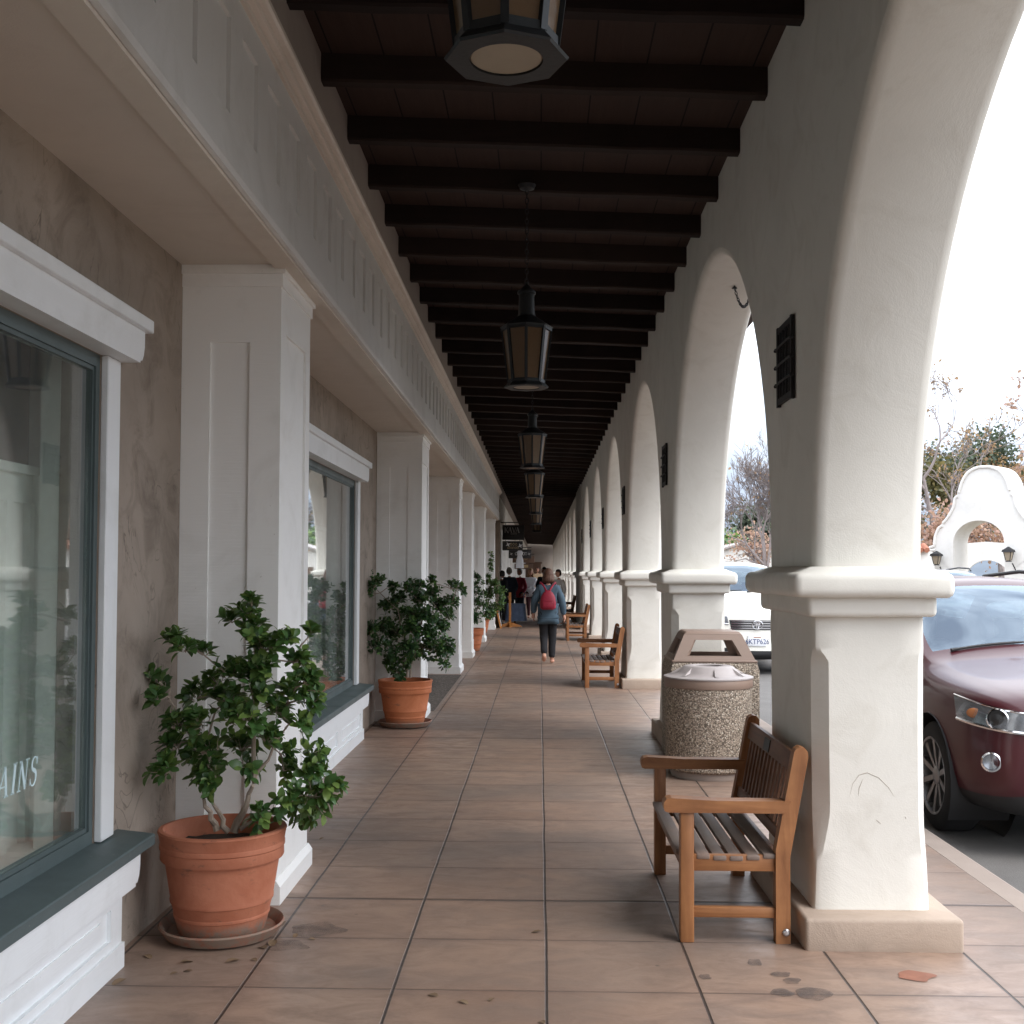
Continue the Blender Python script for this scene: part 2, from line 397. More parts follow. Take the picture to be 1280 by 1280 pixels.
    def mesh(s, name, mats, sharp=38):
        me = bpy.data.meshes.new(name); me.from_pydata(s.v, [], s.f)
        for m in (mats if isinstance(mats, (list, tuple)) else [mats]): me.materials.append(M[m] if isinstance(m, str) else m)
        me.polygons.foreach_set('material_index', s.mi)
        bm = bmesh.new(); bm.from_mesh(me); bmesh.ops.recalc_face_normals(bm, faces=bm.faces) if s.fix else None
        bm.to_mesh(me); bm.free()
        me.polygons.foreach_set('use_smooth', s.sm)
        if any(s.sm): me.set_sharp_from_angle(angle=radians(sharp))
        me.update(); return me
    fix = True
    def build(s, name, mats, parent=None, label=None, sharp=38, loc=None, fix=True, kind=None):
        s.fix = fix
        o = bpy.data.objects.new(name, s.mesh(name, mats, sharp)); COL.objects.link(o)
        if parent: o.parent = parent
        if label: o['label'] = label
        if loc: o.location = loc
        if kind: o['kind'] = kind
        return o

def thing(name, label, cat, loc=(0,0,0), rz=0, group=None):
    o = bpy.data.objects.new(name, None); COL.objects.link(o); o.location = loc; o.rotation_euler = (0,0,rz)
    o.empty_display_size = .2
    o['label'] = label; o['category'] = cat
    if group: o['group'] = group
    return o
def tag(o, label, cat, group=None):
    o['label'] = label; o['category'] = cat
    if group: o['group'] = group
    return o
def dup(o, loc=None, rz=None, label=None, parent=None):
    c = o.copy(); COL.objects.link(c)
    if parent: c.parent = parent
    if loc is not None: c.location = loc
    if rz is not None: c.rotation_euler = (0,0,rz)
    if label: c['label'] = label
    for ch in list(o.children): dup(ch, parent=c)
    return c
def struct(name, mb, mat): return mb.build(name, mat, kind='structure')

# camera model: eye at 1.6 m; (675,715) is where the +Y direction falls in the 1280 photo
F = 1450.; VX, VY, EYE = 675., 715., 1.6
def at(px, py, Y): return Vector(((px-VX)/F*Y, Y, EYE-(py-VY)/F*Y))
# ------------------------------------------------------------------ ground, kerb, road
XW, XI, XO = -1.76, 1.21, 1.69      # shop wall plane, arcade wall inner and outer plane
m = MB(); m.add([(-6,-16,0), (2.29,-16,0), (2.29,112,0), (-6,112,0)], [(0,1,2,3)]); m.box(-6, 2.29, -16, 112, -.4, -.2)
walk = struct('walkway', m, 'floor_tile')
m = MB(); m.prism([(2.292,-.4), (2.292,0), (2.42,0.), (2.445,-.012), (2.452,-.13), (2.452,-.4)], 'Y', -16, 112)
struct('kerb', m, 'concrete_kerb')
m = MB(); m.add([(2.4,-40,-.125), (11.6,-40,-.125), (11.6,160,-.125), (2.4,160,-.125)], [(0,1,2,3)])
struct('road', m, 'asphalt')
m = MB(); m.prism([(11.6,-.4), (11.6,-.02), (11.62,0.), (14.4,0.), (14.4,-.4)], 'Y', -40, 160)
struct('far_pavement', m, 'concrete_kerb')
m = MB(); m.add([(-900,-400,-.14), (1800,-400,-.14), (1800,2600,-.14), (-900,2600,-.14)], [(0,1,2,3)])
struct('ground', m, 'ground_dry')
m = MB(); vs = []; n = 90
for j, (yy, k) in enumerate(((900, 0), (1050, .55), (1250, 1.), (1600, .8))):
    for i in range(n):
        x = -500+i*24; h = (60+45*mnoise.noise((x*.004, j*.7, 1.3))+18*mnoise.noise((x*.014, j, 4.1)))*k - 2
        vs.append((x, yy, h))
m.add(vs, [(j*n+i, j*n+i+1, (j+1)*n+i+1, (j+1)*n+i) for j in range(3) for i in range(n-1)], 0, True)
struct('hills', m, 'hill_scrub_haze')
m = MB(); m.add([(-1.745,13.35,.004), (-1.21,13.35,.004), (-1.21,18.02,.004), (-1.745,18.02,.004)], [(0,1,2,3)])
struct('entrance_paving', m, 'dark_gravel')
m = MB(); m.add([(-1.205,13.2,.004), (-1.18,13.2,.004), (-1.18,18.1,.004), (-1.205,18.1,.004)], [(0,1,2,3)])
struct('paving_edge', m, 'concrete_kerb')
def blob(mb, c, rx, ry, z, mi=0, seed=0, n=22):
    rnd = random.Random(seed); ph = [rnd.uniform(0, 6.28) for _ in range(4)]
    vs = [(c[0]+rx*cos(a)*(1+.16*sin(2*a+ph[0])+.12*sin(3*a+ph[1])+.07*sin(5*a+ph[2])), c[1]+ry*sin(a)*(1+.14*sin(2*a+ph[3])+.1*sin(4*a+ph[1])), z) for a in [2*pi*k/n for k in range(n)]]
    mb.add(vs, [tuple(range(n))], mi)
m = MB(); m_f = MB()
for k, (px, py, rx, ry) in enumerate(((941,1194,.032,.045), (973,1208,.035,.035), (986,1216,.035,.04), (974,1230,.04,.04), (1012,1231,.06,.075), (880,1212,.025,.03),
        (905,1000,.04,.05), (850,968,.05,.12), (470,905,.16,.18), (400,1160,.12,.10), (360,1180,.10,.08))):
    Y = F*EYE/(py-VY); blob(m if k < 6 else m_f, ((px-VX)/F*Y, Y), rx, ry, .003, 0, k)
m.build('floor_stain', 'stain_grey', walk)
m = m_f; m.build('floor_stain', 'stain_faint', walk)
m = MB(); Y = F*EYE/(1208-VY); blob(m, ((1137-VX)/F*Y, Y), .075, .055, .003, 0, 31); m.build('floor_patch', 'stain_red', walk, 'red oval patch on the paving in front of the near pier')

# ------------------------------------------------------------------ arcade wall with piers
arc = thing('arcade_wall', 'long cream stucco arcade wall of round arches on square piers', 'arcade', (1.45, 5.65, 0))
def child(o, p):           # keep world placement under an empty that is only translated
    o.parent = p; o.location = Vector(o.location)-Vector(p.location) if p.parent is None else o.location
    return o
def arch_bay(mb, yc, hw, zb, b, ztop, r=.055, n=44, z0=1.585):
    T = XO-XI; sec = [(0, r), (.1*r, .55*r), (.35*r, .2*r), (r, 0), (T-r, 0), (T-.35*r, .2*r), (T-.1*r, .55*r), (T, r)]
    vs = []; fs = []
    ang = [pi*k/n for k in range(n+1)]
    def P(k, d):
        if k == 0: return (yc+hw+d, z0)
        if k == n+2: return (yc-hw-d, z0)
        a = ang[k-1]; e = 1.0
        return (yc+(hw+d)*cos(a), zb+(b+d)*sin(a))
    N = n+3
    for k in range(N):
        for dx, d in sec: y, z = P(k, d); vs.append((XI+dx, y, z))
    c = len(sec)
    for k in range(N-1):
        for j in range(c-1): fs.append((k*c+j, (k+1)*c+j, (k+1)*c+j+1, k*c+j+1))
    mb.add(vs, fs, 0, True)
    for X, j in ((XI, 0), (XO, c-1)):           # plain wall round the opening
        vv = []; ff = []
        for k in range(N):
            y, z = vs[k*c+j][1:]; vv += [(X, y, z), (X, y, ztop)]
        for k in range(N-1): ff.append((2*k, 2*k+1, 2*k+3, 2*k+2))
        mb.add(vv, ff)
ZT = 4.75
def wall_with(piers, solid=()):
    mb = MB()
    for a, b in zip(piers, piers[1:]):
        yc = (a+b)/2; hw = (b-a)/2-.5
        arch_bay(mb, yc, hw, 1.66, 2.16, ZT)
    r = .055
    for p in piers:        # wall above each capital between two openings
        y0, y1 = p-.5+r, p+.5-r
        for X in (XI, XO): mb.add([(X,y0,1.585), (X,y1,1.585), (X,y1,ZT), (X,y0,ZT)], [(0,1,2,3)])
    for y0, y1 in solid: mb.box(XI-.03, XO+.02, y0, y1, 0, ZT, .02)
    mb.add([(XI,piers[0],ZT), (XO,piers[0],ZT), (XO,piers[-1],ZT), (XI,piers[-1],ZT)], [(0,1,2,3)])
    return mb
P1 = [5.65+5.5*k for k in range(-3, 6)]
P2 = [38.5+5.8*k for k in range(0, 13)]
o = wall_with(P1, ((33.66, 38.05),)).build('wall', 'stucco_cream', sharp=50); child(o, arc)
o = wall_with(P2).build('wall', 'stucco_cream', sharp=50); child(o, arc)
def wobble(me, amp, sc):
    for v in me.vertices:
        n = mnoise.noise_vector(v.co*sc); v.co += n*amp
def subdivided(mb, name, mat, maxlen=.07, amp=.004, sc=3.):
    me = mb.mesh(name, mat, 60)
    bm = bmesh.new(); bm.from_mesh(me)
    for _ in range(4):
        es = [e for e in bm.edges if e.calc_length() > maxlen*2]
        if not es: break
        bmesh.ops.subdivide_edges(bm, edges=es, cuts=1, use_grid_fill=True)
    bm.to_mesh(me); bm.free(); wobble(me, amp, sc)
    me.polygons.foreach_set('use_smooth', [True]*len(me.polygons)); me.set_sharp_from_angle(angle=radians(60)); return me
def smooth_pts(p, n=5):
    out = []
    for a, b in zip(p, p[1:]): out += [(a[0]+(b[0]-a[0])*k/n, a[1]+(b[1]-a[1])*k/n) for k in range(n)]
    return out+[p[-1]]
def pier_meshes():
    # shaft: rings with stop-chamfered corners, wider at the foot
    hx, hy = .24, .5; vs = []; fs = []; Z = [.11, .17, .23, .29, .31, .33, .36, .40, .45, .5, .55, .6, .7, .8, .9, 1.0, 1.1, 1.17, 1.21, 1.235, 1.255, 1.275, 1.33, 1.43]
    # fixed counts per segment so that the rings match
    vs2 = []
    for z in Z:
        k = max(0., min(1, (z-.29)/.30, (1.275-z)/.07)); k = k*k*(3-2*k); ring = []; fl = max(0, 1-z/.5)*.018
        for (sx, sy), cm in (((-1,-1), .064), ((1,-1), .032), ((1,1), .035), ((-1,1), .045)):
            c = .026+(cm-.026)*k; X, Y = sx*(hx+fl), sy*(hy+fl*.6); a, b = (X, Y-sy*c), (X-sx*c, Y)
            q = [a, (a[0]*.5+b[0]*.5+sx*c*.16*(1-k), a[1]*.5+b[1]*.5+sy*c*.16*(1-k)), b]
            ring += q if sx*sy > 0 else q[::-1]
        full = []
        for i in range(12):
            p, q = ring[i], ring[(i+1) % 12]; n = 1 if i % 3 < 2 else (5 if i in (2, 8) else 9)
            full += [(p[0]+(q[0]-p[0])*t/n, p[1]+(q[1]-p[1])*t/n, z) for t in range(n)]
        vs2.append(full)
    n = len(vs2[0]); mb = MB()
    mb.add([p for r in vs2 for p in r], [(j*n+i, j*n+(i+1) % n, (j+1)*n+(i+1) % n, (j+1)*n+i) for j in range(len(Z)-1) for i in range(n)], 0, True)
    sh = mb.mesh('pier_shaft', 'stucco_cream', 30); wobble(sh, .0055, 2.2)
    mb = MB(); mb.box(-.35, .34, -.62, .62, 1.495, 1.605, .035, 4); mb.box(-.28, .28, -.555, .555, 1.41, 1.51, .022, 3)
    mb.frustum((0,0), (.33,.60), (.245,.505), 1.595, 1.632)
    cp = subdivided(mb, 'pier_capital', 'stucco_cream', .08, .005, 3.)
    mb = MB(); mb.box(-.32, .35, -.65, .65, -.02, .135, .018, 3); bs = subdivided(mb, 'pier_base', 'stucco_base', .09, .004, 3.)
    return sh, cp, bs
PM = pier_meshes()
for y in P1+P2:
    p = bpy.data.objects.new('pier', PM[0]); COL.objects.link(p); p.parent = arc; p.location = (0, y-5.65, 0)
    for nm, me in (('capital', PM[1]), ('base', PM[2])):
        q = bpy.data.objects.new(nm, me); COL.objects.link(q); q.parent = p
bv_ = BVHTree.FromPolygons([v.co for v in PM[0].vertices], [list(f.vertices) for f in PM[0].polygons])
m = MB()
for path in (((1058,992),(1062,975),(1070,964),(1080,961),(1094,967),(1106,979),(1113,990)), ((1075,968),(1070,980),(1069,990)), ((1090,1018),(1097,1024)), ((1126,1014),(1127,1017))):
    pts = []
    for q in smooth_pts(path):
        h = bv_.ray_cast(Vector((at(q[0], q[1], 5.14).x-1.45, -3, at(q[0], q[1], 5.14).z)), Vector((0,1,0)))
        if h[0]: pts.append(h[0]+Vector((0,.0005,0)))
    if len(pts) > 1: m.tube(pts, [.0006+.0016*sin(pi*k/(len(pts)-1)) for k in range(len(pts))], 5)
near = [c for c in arc.children if c.name.startswith('pier') and abs(c.location.y) < .01][0]
m.build('scuff_mark', 'stain_scuff', near, 'grey curved scuff scratched into the near pier')
# iron grilles hung on the walkway face of the piers
g = thing('iron_grille', 'black iron grille on the nearest pier, above the near bench', 'grille', (XI, 5.67, 2.63), 0, 'iron grilles on the piers')
m = MB()
for y in (-.17, .145): m.box(-.022, -.004, y, y+.03, -.20, .20)
for z in (-.19, .165): m.box(-.021, -.004, -.142, .146, z, z+.03)
m.build('frame', 'iron', g)
m = MB()
for k in range(4): y = -.105+k*.07; m.tube([(-.016,y,-.17), (-.016,y,.17)], .006, 6)
for z in (-.09, 0, .09):
    m.tube([(-.024,-.185,z), (-.026,-.1,z+.004), (-.026,.1,z+.004), (-.024,.185,z)], .006, 6)
    for s in (-1, 1): m.lathe([(.008,-.008), (.010,0), (.003,.012)], 8, (-.024, s*.183, z))
m.build('bars', 'iron', g)
m = MB(); m.box(-.004, .004, -.14, .14, -.165, .165); m.build('backing', 'lamp_housing', g)
for i, lab in enumerate(('black iron grille on the second pier, beyond the litter bins', 'black iron grille on the third pier, above the second bench', 'black iron grille on the fourth pier from the front',
                         'black iron grille on the fifth pier, above the third bench', 'black iron grille on the sixth pier, before the solid wall')):
    dup(g, (XI, 5.67+5.5*(i+1), 2.63), label=lab)
# chain under the second arch
m = MB()
c0, c1 = Vector((1.475, 8.8, 3.775)), Vector((1.61, 8.85, 3.745)); prev = None
pts = [c0.lerp(c1, t)-Vector((0, 0, .13*(1-(2*t-1)**2))) for t in [k/16 for k in range(17)]]
for k in range(16):
    a, b = pts[k], pts[k+1]; d = (b-a); q = d.to_track_quat('X', 'Z').to_matrix().to_4x4()
    mid = (a+b)/2; R = Matrix.Translation(mid) @ q @ Matrix.Rotation(pi/2*(k % 2), 4, 'X')
    ring = [(R @ Vector((.016*cos(t), .009*sin(t), 0))) for t in [2*pi*j/10 for j in range(11)]]
    m.tube(ring, .0035, 5)
for c in (c0, c1): m.lathe([(.022,0), (.02,.006), (.006,.016), (.006,.10)], 8, (c.x, c.y, c.z-.012))
tag(m.build('hook_chain', 'iron'), 'short loop of iron chain hanging under the second arch', 'chain')

# ------------------------------------------------------------------ timber roof over the walkway
roof = thing('timber_ceiling', 'dark brown timber ceiling of cross beams and planks over the walkway', 'ceiling', (0, 6.2, 4.2))
ZL, ZR = 4.25, 4.155     # beam undersides at the shop and at the arcade
def zc(x): return ZL+(ZR-ZL)*(x+1.19)/2.4
def slope_box(mb, x0, x1, y0, y1, dz0, dz1):
    vs = [(x, y, zc(x)+d) for x in (x0, x1) for y in (y0, y1) for d in (dz0, dz1)]
    mb.add(vs, [(0,1,3,2), (4,6,7,5), (0,4,5,1), (2,3,7,6), (0,2,6,4), (1,5,7,3)])
m = MB(); slope_box(m, -6.5, 2.25, -16, 110, .148, .30)
child(m.build('deck', 'deck_wood'), roof)
def beam_mesh(seed):
    rnd = random.Random(seed); m = MB()
    n = 10; vs = []
    for i in range(n+1):
        x = -1.30+2.66*i/n; w = .048+rnd.uniform(-.003, .003); z0 = zc(x)-4.2+rnd.uniform(-.004, .004); b = .012
        vs += [(x,-w+b,z0), (x,w-b,z0), (x,w,z0+b), (x,w,z0+.156), (x,-w,z0+.156), (x,-w,z0+b)]
    fs = [(6*i+j, 6*i+(j+1) % 6, 6*i+6+(j+1) % 6, 6*i+6+j) for i in range(n) for j in range(6)]
    m.add(vs, fs+[(5,4,3,2,1,0), tuple(6*n+j for j in range(6))])
    return m
bms = [beam_mesh(k).mesh('beam', 'beam_wood') for k in range(5)]
ys = [6.19+.858*k for k in range(-4, 121)]
for i, y in enumerate(ys[:100]):
    b = bpy.data.objects.new('beam', bms[i % 5]); COL.objects.link(b); b.parent = roof; b.location = (0, y-6.2, 0)
m = MB()
for i, y in enumerate(ys[100:]):
    q = beam_mesh(i); m.add([(a, b+y-6.2, c) for a, b, c in q.v], q.f)
m.build('beam', 'beam_wood', roof, kind='stuff')

# ------------------------------------------------------------------ shop building on the left
shop = thing('shop_building', 'shop front of tan stucco with white pilasters and panelled white fascia', 'building', (XW, 0, 0))
def sc(mb, name, mat, label=None, parent=shop, **k):
    o = mb.build(name, mat, label=label, **k)
    o.parent = parent
    base = Vector((0,0,0)); q = parent
    while q: base += Vector(q.location); q = q.parent
    o.location = -base; return o
WINS = [(0.25, 4.58), (7.45, 10.98), (22.9, 25.7), (28.2, 31.6)]
DOOR = (14.9, 16.9)
ops = sorted([(a, b, .52, 2.46) for a, b in WINS]+[(DOOR[0], DOOR[1], 0, 2.3)])
m = MB(); y = -16
for a, b, z0, z1 in ops:
    m.box(XW-.16, XW, y, a, 0, 3.12)
    if z0: m.box(XW-.16, XW, a, b, 0, z0)
    m.box(XW-.16, XW, a, b, z1, 3.12); y = b
m.box(XW-.16, XW, y, 33.3, 0, 3.12)
sc(m, 'wall', 'stucco_tan')
m = MB(); m.box(XW-.16, -1.30, -16, 33.3, 3.10, 3.14); sc(m, 'soffit', 'stucco_soffit')
m = MB(); m.box(-1.30, -1.19, -16, 33.3, 3.078, 3.094); sc(m, 'fascia_board', 'stucco_soffit')
m = MB(); m.box(-1.30, -1.185, -16, 33.3, 3.095, 3.30)
m.prism([(-1.185,3.092), (-1.165,3.095), (-1.16,3.12), (-1.1655,3.302), (-1.185,3.302)], 'Y', -16, 33.3)
# face with sunk panels
y = -15.9; zs = (3.295, 3.31, 3.68, 3.83); xf, xr = -1.165, -1.181
while y < 33.2:
    y1 = min(y+.17, 33.3); y2 = min(y+.42, 33.3)
    m.box(-1.30, xf, y, y1, zs[0], zs[3]); m.box(-1.30, xr, y1, y2, zs[1], zs[2])
    m.box(-1.30, xf, y1, y2, zs[2], zs[3]); m.box(-1.30, xf, y1, y2, zs[0], zs[1])
    m.prism([(xr-.002, zs[1]-.002), (xf-.0006, zs[1]-.002), (xf-.0006, zs[1]+.002), (xr-.002, zs[1]+.02)], 'Y', y1, y2)
    y = y2
sc(m, 'fascia', 'paint_fascia')
m = MB(); prof = [(-1.20,3.80), (-1.15,3.80), (-1.145,3.815), (-1.155,3.825), (-1.125,3.835), (-1.12,3.85), (-1.125,3.856), (-1.10,3.862), (-1.09,3.872), (-1.09,3.892), (-1.12,3.90), (-1.25,3.90)]
m.prism(prof, 'Y', -16, 33.3); sc(m, 'cornice', 'paint_cornice')
m = MB(); m.box(-1.42, -1.19, -16, 110, 3.83, 4.46); sc(m, 'upper_wall', 'stucco_upper')
m = MB(); m.box(-6.5, -6.3, -16, 112, 0, 4.4); m.box(-6.3, 2, -16.2, -16, 0, 4.4); sc(m, 'rear_wall', 'stucco_tan')
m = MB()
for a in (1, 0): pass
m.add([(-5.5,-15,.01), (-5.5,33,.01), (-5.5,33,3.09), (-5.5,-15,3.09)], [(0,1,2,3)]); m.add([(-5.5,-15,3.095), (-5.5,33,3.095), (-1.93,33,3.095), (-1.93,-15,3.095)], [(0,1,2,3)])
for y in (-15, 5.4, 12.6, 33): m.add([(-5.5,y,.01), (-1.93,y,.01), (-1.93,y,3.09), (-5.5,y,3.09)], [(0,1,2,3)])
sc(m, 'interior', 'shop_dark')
def pilaster_at(y0, y1):
    yc = (y0+y1)/2; hy = (y1-y0)/2
    root = bpy.data.objects.new('pilaster', None); COL.objects.link(root)
    root = None
    m = MB(); X0, X1 = XW+.001, -1.285
    m.box(X0, X1, y0, y1, .16, 3.0)
    # raised boards framing a sunk panel on the near side face and the walkway face
    t = .014
    for a, b, z0, z1 in ((X0, X0+.14, .30, 3.0), (X1-.14, X1+t, .30, 3.0), (X0+.14, X1-.14, 2.72, 3.0), (X0+.14, X1-.14, .30, .42)):
        m.box(a, b, y0-t, y0, z0, z1)
    for a, b, z0, z1 in ((y0, y0+.10, .30, 3.0), (y1-.10, y1, .30, 3.0), (y0+.10, y1-.10, 2.78, 3.0), (y0+.10, y1-.10, .30, .42)):
        m.box(X1, X1+t, a, b, z0, z1)
    p = sc(m, 'pilaster', 'paint_white')
    def sub(mb, n): 
        o = mb.build(n, 'paint_white', p); return o
    m = MB(); m.box(X0, X1+.022, y0-.022, y1+.022, 2.994, 3.055); m.box(X0, X1+.036, y0-.036, y1+.036, 3.055, 3.099); sub(m, 'capital')
    m = MB(); m.box(X0, X1+.02, y0-.02, y1+.02, .09, .31); m.prism([(X0,0), (X1+.045,0), (X1+.045,.085), (X1+.024,.115), (X0,.115)], 'Y', y0-.045, y1+.045); sub(m, 'plinth')
    return p
for a, b in ((-1.3, -.6), (5.63, 6.33), (12.45, 13.2), (18.25, 18.95), (21.6, 22.3), (26.5, 27.2), (32.3, 33.0)): pilaster_at(a, b)
def window_at(y0, y1, lab=None):
    m = MB(); X = XW   # grey-green sash frame set in the opening
    for a, b in ((y0, y0+.036), (y1-.036, y1)): m.box(X-.06, X-.005, a, b, .52, 2.46)
    m.box(X-.06, X-.005, y0+.036, y1-.036, 2.41, 2.46); m.box(X-.06, X-.005, y0+.036, y1-.036, .52, .575)
    for a, b in ((y0+.036, y0+.048), (y1-.048, y1-.036)): m.box(X-.05, X-.014, a, b, .575, 2.41)
    m.box(X-.05, X-.014, y0+.048, y1-.048, .575, .592); m.box(X-.05, X-.014, y0+.048, y1-.048, 2.393, 2.41)
    w = sc(m, 'window', 'paint_frame', lab)
    m = MB(); m.box(X-.031, X-.025, y0+.049, y1-.049, .593, 2.392); m.build('glass', 'window_glass', w)
    for a, b in ((y0-.14, y0-.002), (y1+.002, y1+.14)):
        m = MB(); m.box(X, X+.03, a, b, .525, 2.46, .004, 1); m.build('casing', 'paint_trim', w)
    m = MB()
    prof = [(X,2.462), (X+.09,2.462), (X+.095,2.48), (X+.085,2.49), (X+.085,2.60), (X+.10,2.60), (X+.10,2.615), (X+.135,2.615), (X+.135,2.665), (X,2.665)]
    def board(a, b, zz0, zz1, xx):   # board whose ends curve in at the foot
        pl = [(a+.05,zz0), (b-.05,zz0), (b-.05,zz0+.012), (b-.03,zz0+.012), (b-.012,zz0+.035), (b,zz0+.075), (b,zz1), (a,zz1), (a,zz0+.075), (a+.012,zz0+.035), (a+.03,zz0+.012), (a+.05,zz0+.012)]
        m.prism(pl, 'X', X+.001, xx)
    board(y0-.22, y1+.22, 2.462, 2.60, X+.10)
    m.box(X+.001, X+.125, y0-.26, y1+.26, 2.60, 2.655, .004, 1)
    m.build('header', 'paint_trim', w)
    m = MB(); m.prism([(X-.11,.512), (X-.004,.522), (X+.155,.505), (X+.160,.50), (X+.160,.462), (X+.15,.458), (X-.11,.458)], 'Y', y0-.24, y1+.26); m.build('sill', 'paint_frame', w)
    m = MB(); board(y0-.2, y1+.2, .315, .456, X+.12)
    m.box(X+.001, X+.055, y0-.13, y1+.13, 0, .33)
    L = y1-y0+.26; k = max(2, round(L/1.4)); pw = L/k
    for i in range(k):
        a = y0-.13+i*pw; b = a+pw; t0 = X+.055; t1 = X+.072
        m.box(t0, t1, a, a+.12, .10, .314); m.box(t0, t1, b-.12, b, .10, .314)
        m.box(t0, t1, a+.12, b-.12, .26, .314); m.box(t0, t1, a+.12, b-.12, .10, .135)
        m.box(t0, X+.062, a+.2, b-.2, .165, .23)
    m.box(X+.055, X+.085, y0-.13, y1+.13, 0, .10); m.build('apron', 'paint_trim', w)
    # shallow display box behind the glass: board partition with a capped top, and white returns
    m = MB(); xb = X-.34
    m.box(xb-.03, xb, y0-.2, y1+.62, .5, 1.95); m.box(xb, xb+.02, y0-.2, y1+.60, 1.87, 1.985); m.box(xb-.03, xb+.05, y0-.2, y1+.64, 1.985, 2.02)
    yy = y0
    while yy < y1+.3: m.box(xb, xb+.03, yy, yy+.055, .5, 1.87); yy += .21
    m.box(X-.34, X-.16, y1+.12, y1+.15, .5, 2.6); m.box(X-.24, X-.162, y1+.0, y1+.12, .5, 2.6); m.box(X-.34, X-.10, y0-.2, y1+.15, .44, .5)
    m.build('display_box', 'paint_inside', w); return w
w1 = window_at(*WINS[0], 'large front window with pale lettering on the glass')
for q in WINS[1:]: window_at(*q)
# door in the paved recess
m = MB(); X = XW
for a, b in ((DOOR[0], DOOR[0]+.11), (DOOR[1]-.11, DOOR[1]), (15.86, 15.94)): m.box(X-.11, X-.03, a, b, .01, 2.3)
for z0, z1 in ((.01, .28), (2.16, 2.3)):
    for a, b in ((DOOR[0]+.11, 15.86), (15.94, DOOR[1]-.11)): m.box(X-.11, X-.03, a, b, z0, z1)
d = sc(m, 'door', 'paint_frame'); m = MB(); m.box(X-.075, X-.069, DOOR[0]+.11, 15.86, .28, 2.16); m.box(X-.075, X-.069, 15.94, DOOR[1]-.11, .28, 2.16); m.build('glass', 'window_glass', d)
m = MB(); m.tube([(X-.03,15.84,.95), (X+.03,15.84,.95), (X+.03,15.84,1.25), (X-.03,15.84,1.25)], .012, 6); m.build('handle', 'bolt_steel', d)
# lettering on the glass: italic serif capitals cut from the frame's edge
def stroke(mb, pts, ws, MX, z=0, th=.0015, mi=0):
    pts = [Vector(p) for p in pts]; n = len(pts); L = []; R = []
    if not isinstance(ws, (list, tuple)): ws = [ws]*n
    for i, p in enumerate(pts):
        d = pts[min(i+1, n-1)]-pts[max(i-1, 0)]; d.normalize(); q = Vector((-d.y, d.x))*ws[i]/2
        L.append(p+q); R.append(p-q)
    vs = [MX @ Vector((p.x, p.y, t)) for t in (0, th) for p in L+R]; k = 2*n
    fs = [(i, i+1, n+i+1, n+i) for i in range(n-1)]+[(k+i, k+n+i, k+n+i+1, k+i+1) for i in range(n-1)]
    loop = list(range(n))+list(range(2*n-1, n-1, -1))
    fs += [(loop[i], loop[(i+1) % k], k+loop[(i+1) % k], k+loop[i]) for i in range(k)]
    mb.add(vs, fs, mi)
def curve_pts(c, rx, ry, a0, a1, n=14): return [(c[0]+rx*cos(radians(a0+(a1-a0)*i/n)), c[1]+ry*sin(radians(a0+(a1-a0)*i/n))) for i in range(n+1)]
def serif(ch, x):        # (points, widths) in unit-height letters
    T, H = .045, .15
    if ch == 'A': return [([(x,0), (x+.34,1)], T), ([(x+.32,1), (x+.62,0)], H), ([(x+.14,.36), (x+.50,.36)], T), ([(x-.1,.015), (x+.14,.015)], T), ([(x+.46,.015), (x+.76,.015)], T)], .80
    if ch == 'I': return [([(x+.14,0), (x+.14,1)], H), ([(x,.015), (x+.28,.015)], T), ([(x,.985), (x+.28,.985)], T)], .36
    if ch == 'N': return [([(x+.1,0), (x+.1,1)], T), ([(x+.1,.97), (x+.58,.03)], H), ([(x+.58,0), (x+.58,1)], T), ([(x-.02,.015), (x+.24,.015)], T), ([(x-.02,.985), (x+.16,.985)], T), ([(x+.45,.985), (x+.72,.985)], T)], .80
    if ch == 'S':
        p = curve_pts((x+.24,.76), .19, .22, 20, 270, 14)+curve_pts((x+.24,.27), .21, .255, 90, -160, 14)
        n = len(p); return [(p, [T+.11*math.exp(-((i-n/2)/(n/5))**2) for i in range(n)]), ([(x+.43,.72), (x+.43,.97)], T), ([(x+.02,.05), (x+.02,.28)], T)], .55
    if ch == 'K': return [([(x+.1,0), (x+.1,1)], .12), ([(x+.12,.42), (x+.62,1.02)], .06), ([(x+.28,.58), (x+.68,-.05)], .12)], .70
    if ch == 'V': return [([(x,1), (x+.3,0)], .12), ([(x+.3,0), (x+.6,1)], .06)], .62
    return [], .4
def text_strokes(mb, s, MX, h, shear=.2, gap=.04, mi=0):
    x = 0
    for ch in s:
        st, w = serif(ch, x)
        for p, ws in st:
            pp = [((a+shear*b)*h, b*h) for a, b in p]; stroke(mb, pp, [k*h for k in ws] if isinstance(ws, list) else ws*h, MX, mi=mi)
        x += w+gap
    return x*h
m = MB(); m2 = MB(); wid = text_strokes(m2, 'AINS', Matrix.Identity(4), .102, gap=.13)
# local x -> +Y, local y -> +Z, local z -> +X (towards the walkway)
MX = Matrix(((0,0,1,XW-.0245), (1,0,0,4.115-wid), (0,1,0,.84), (0,0,0,1)))
text_strokes(m, 'AINS', MX, .102, gap=.13); m.build('lettering', 'letter_pale', w1)

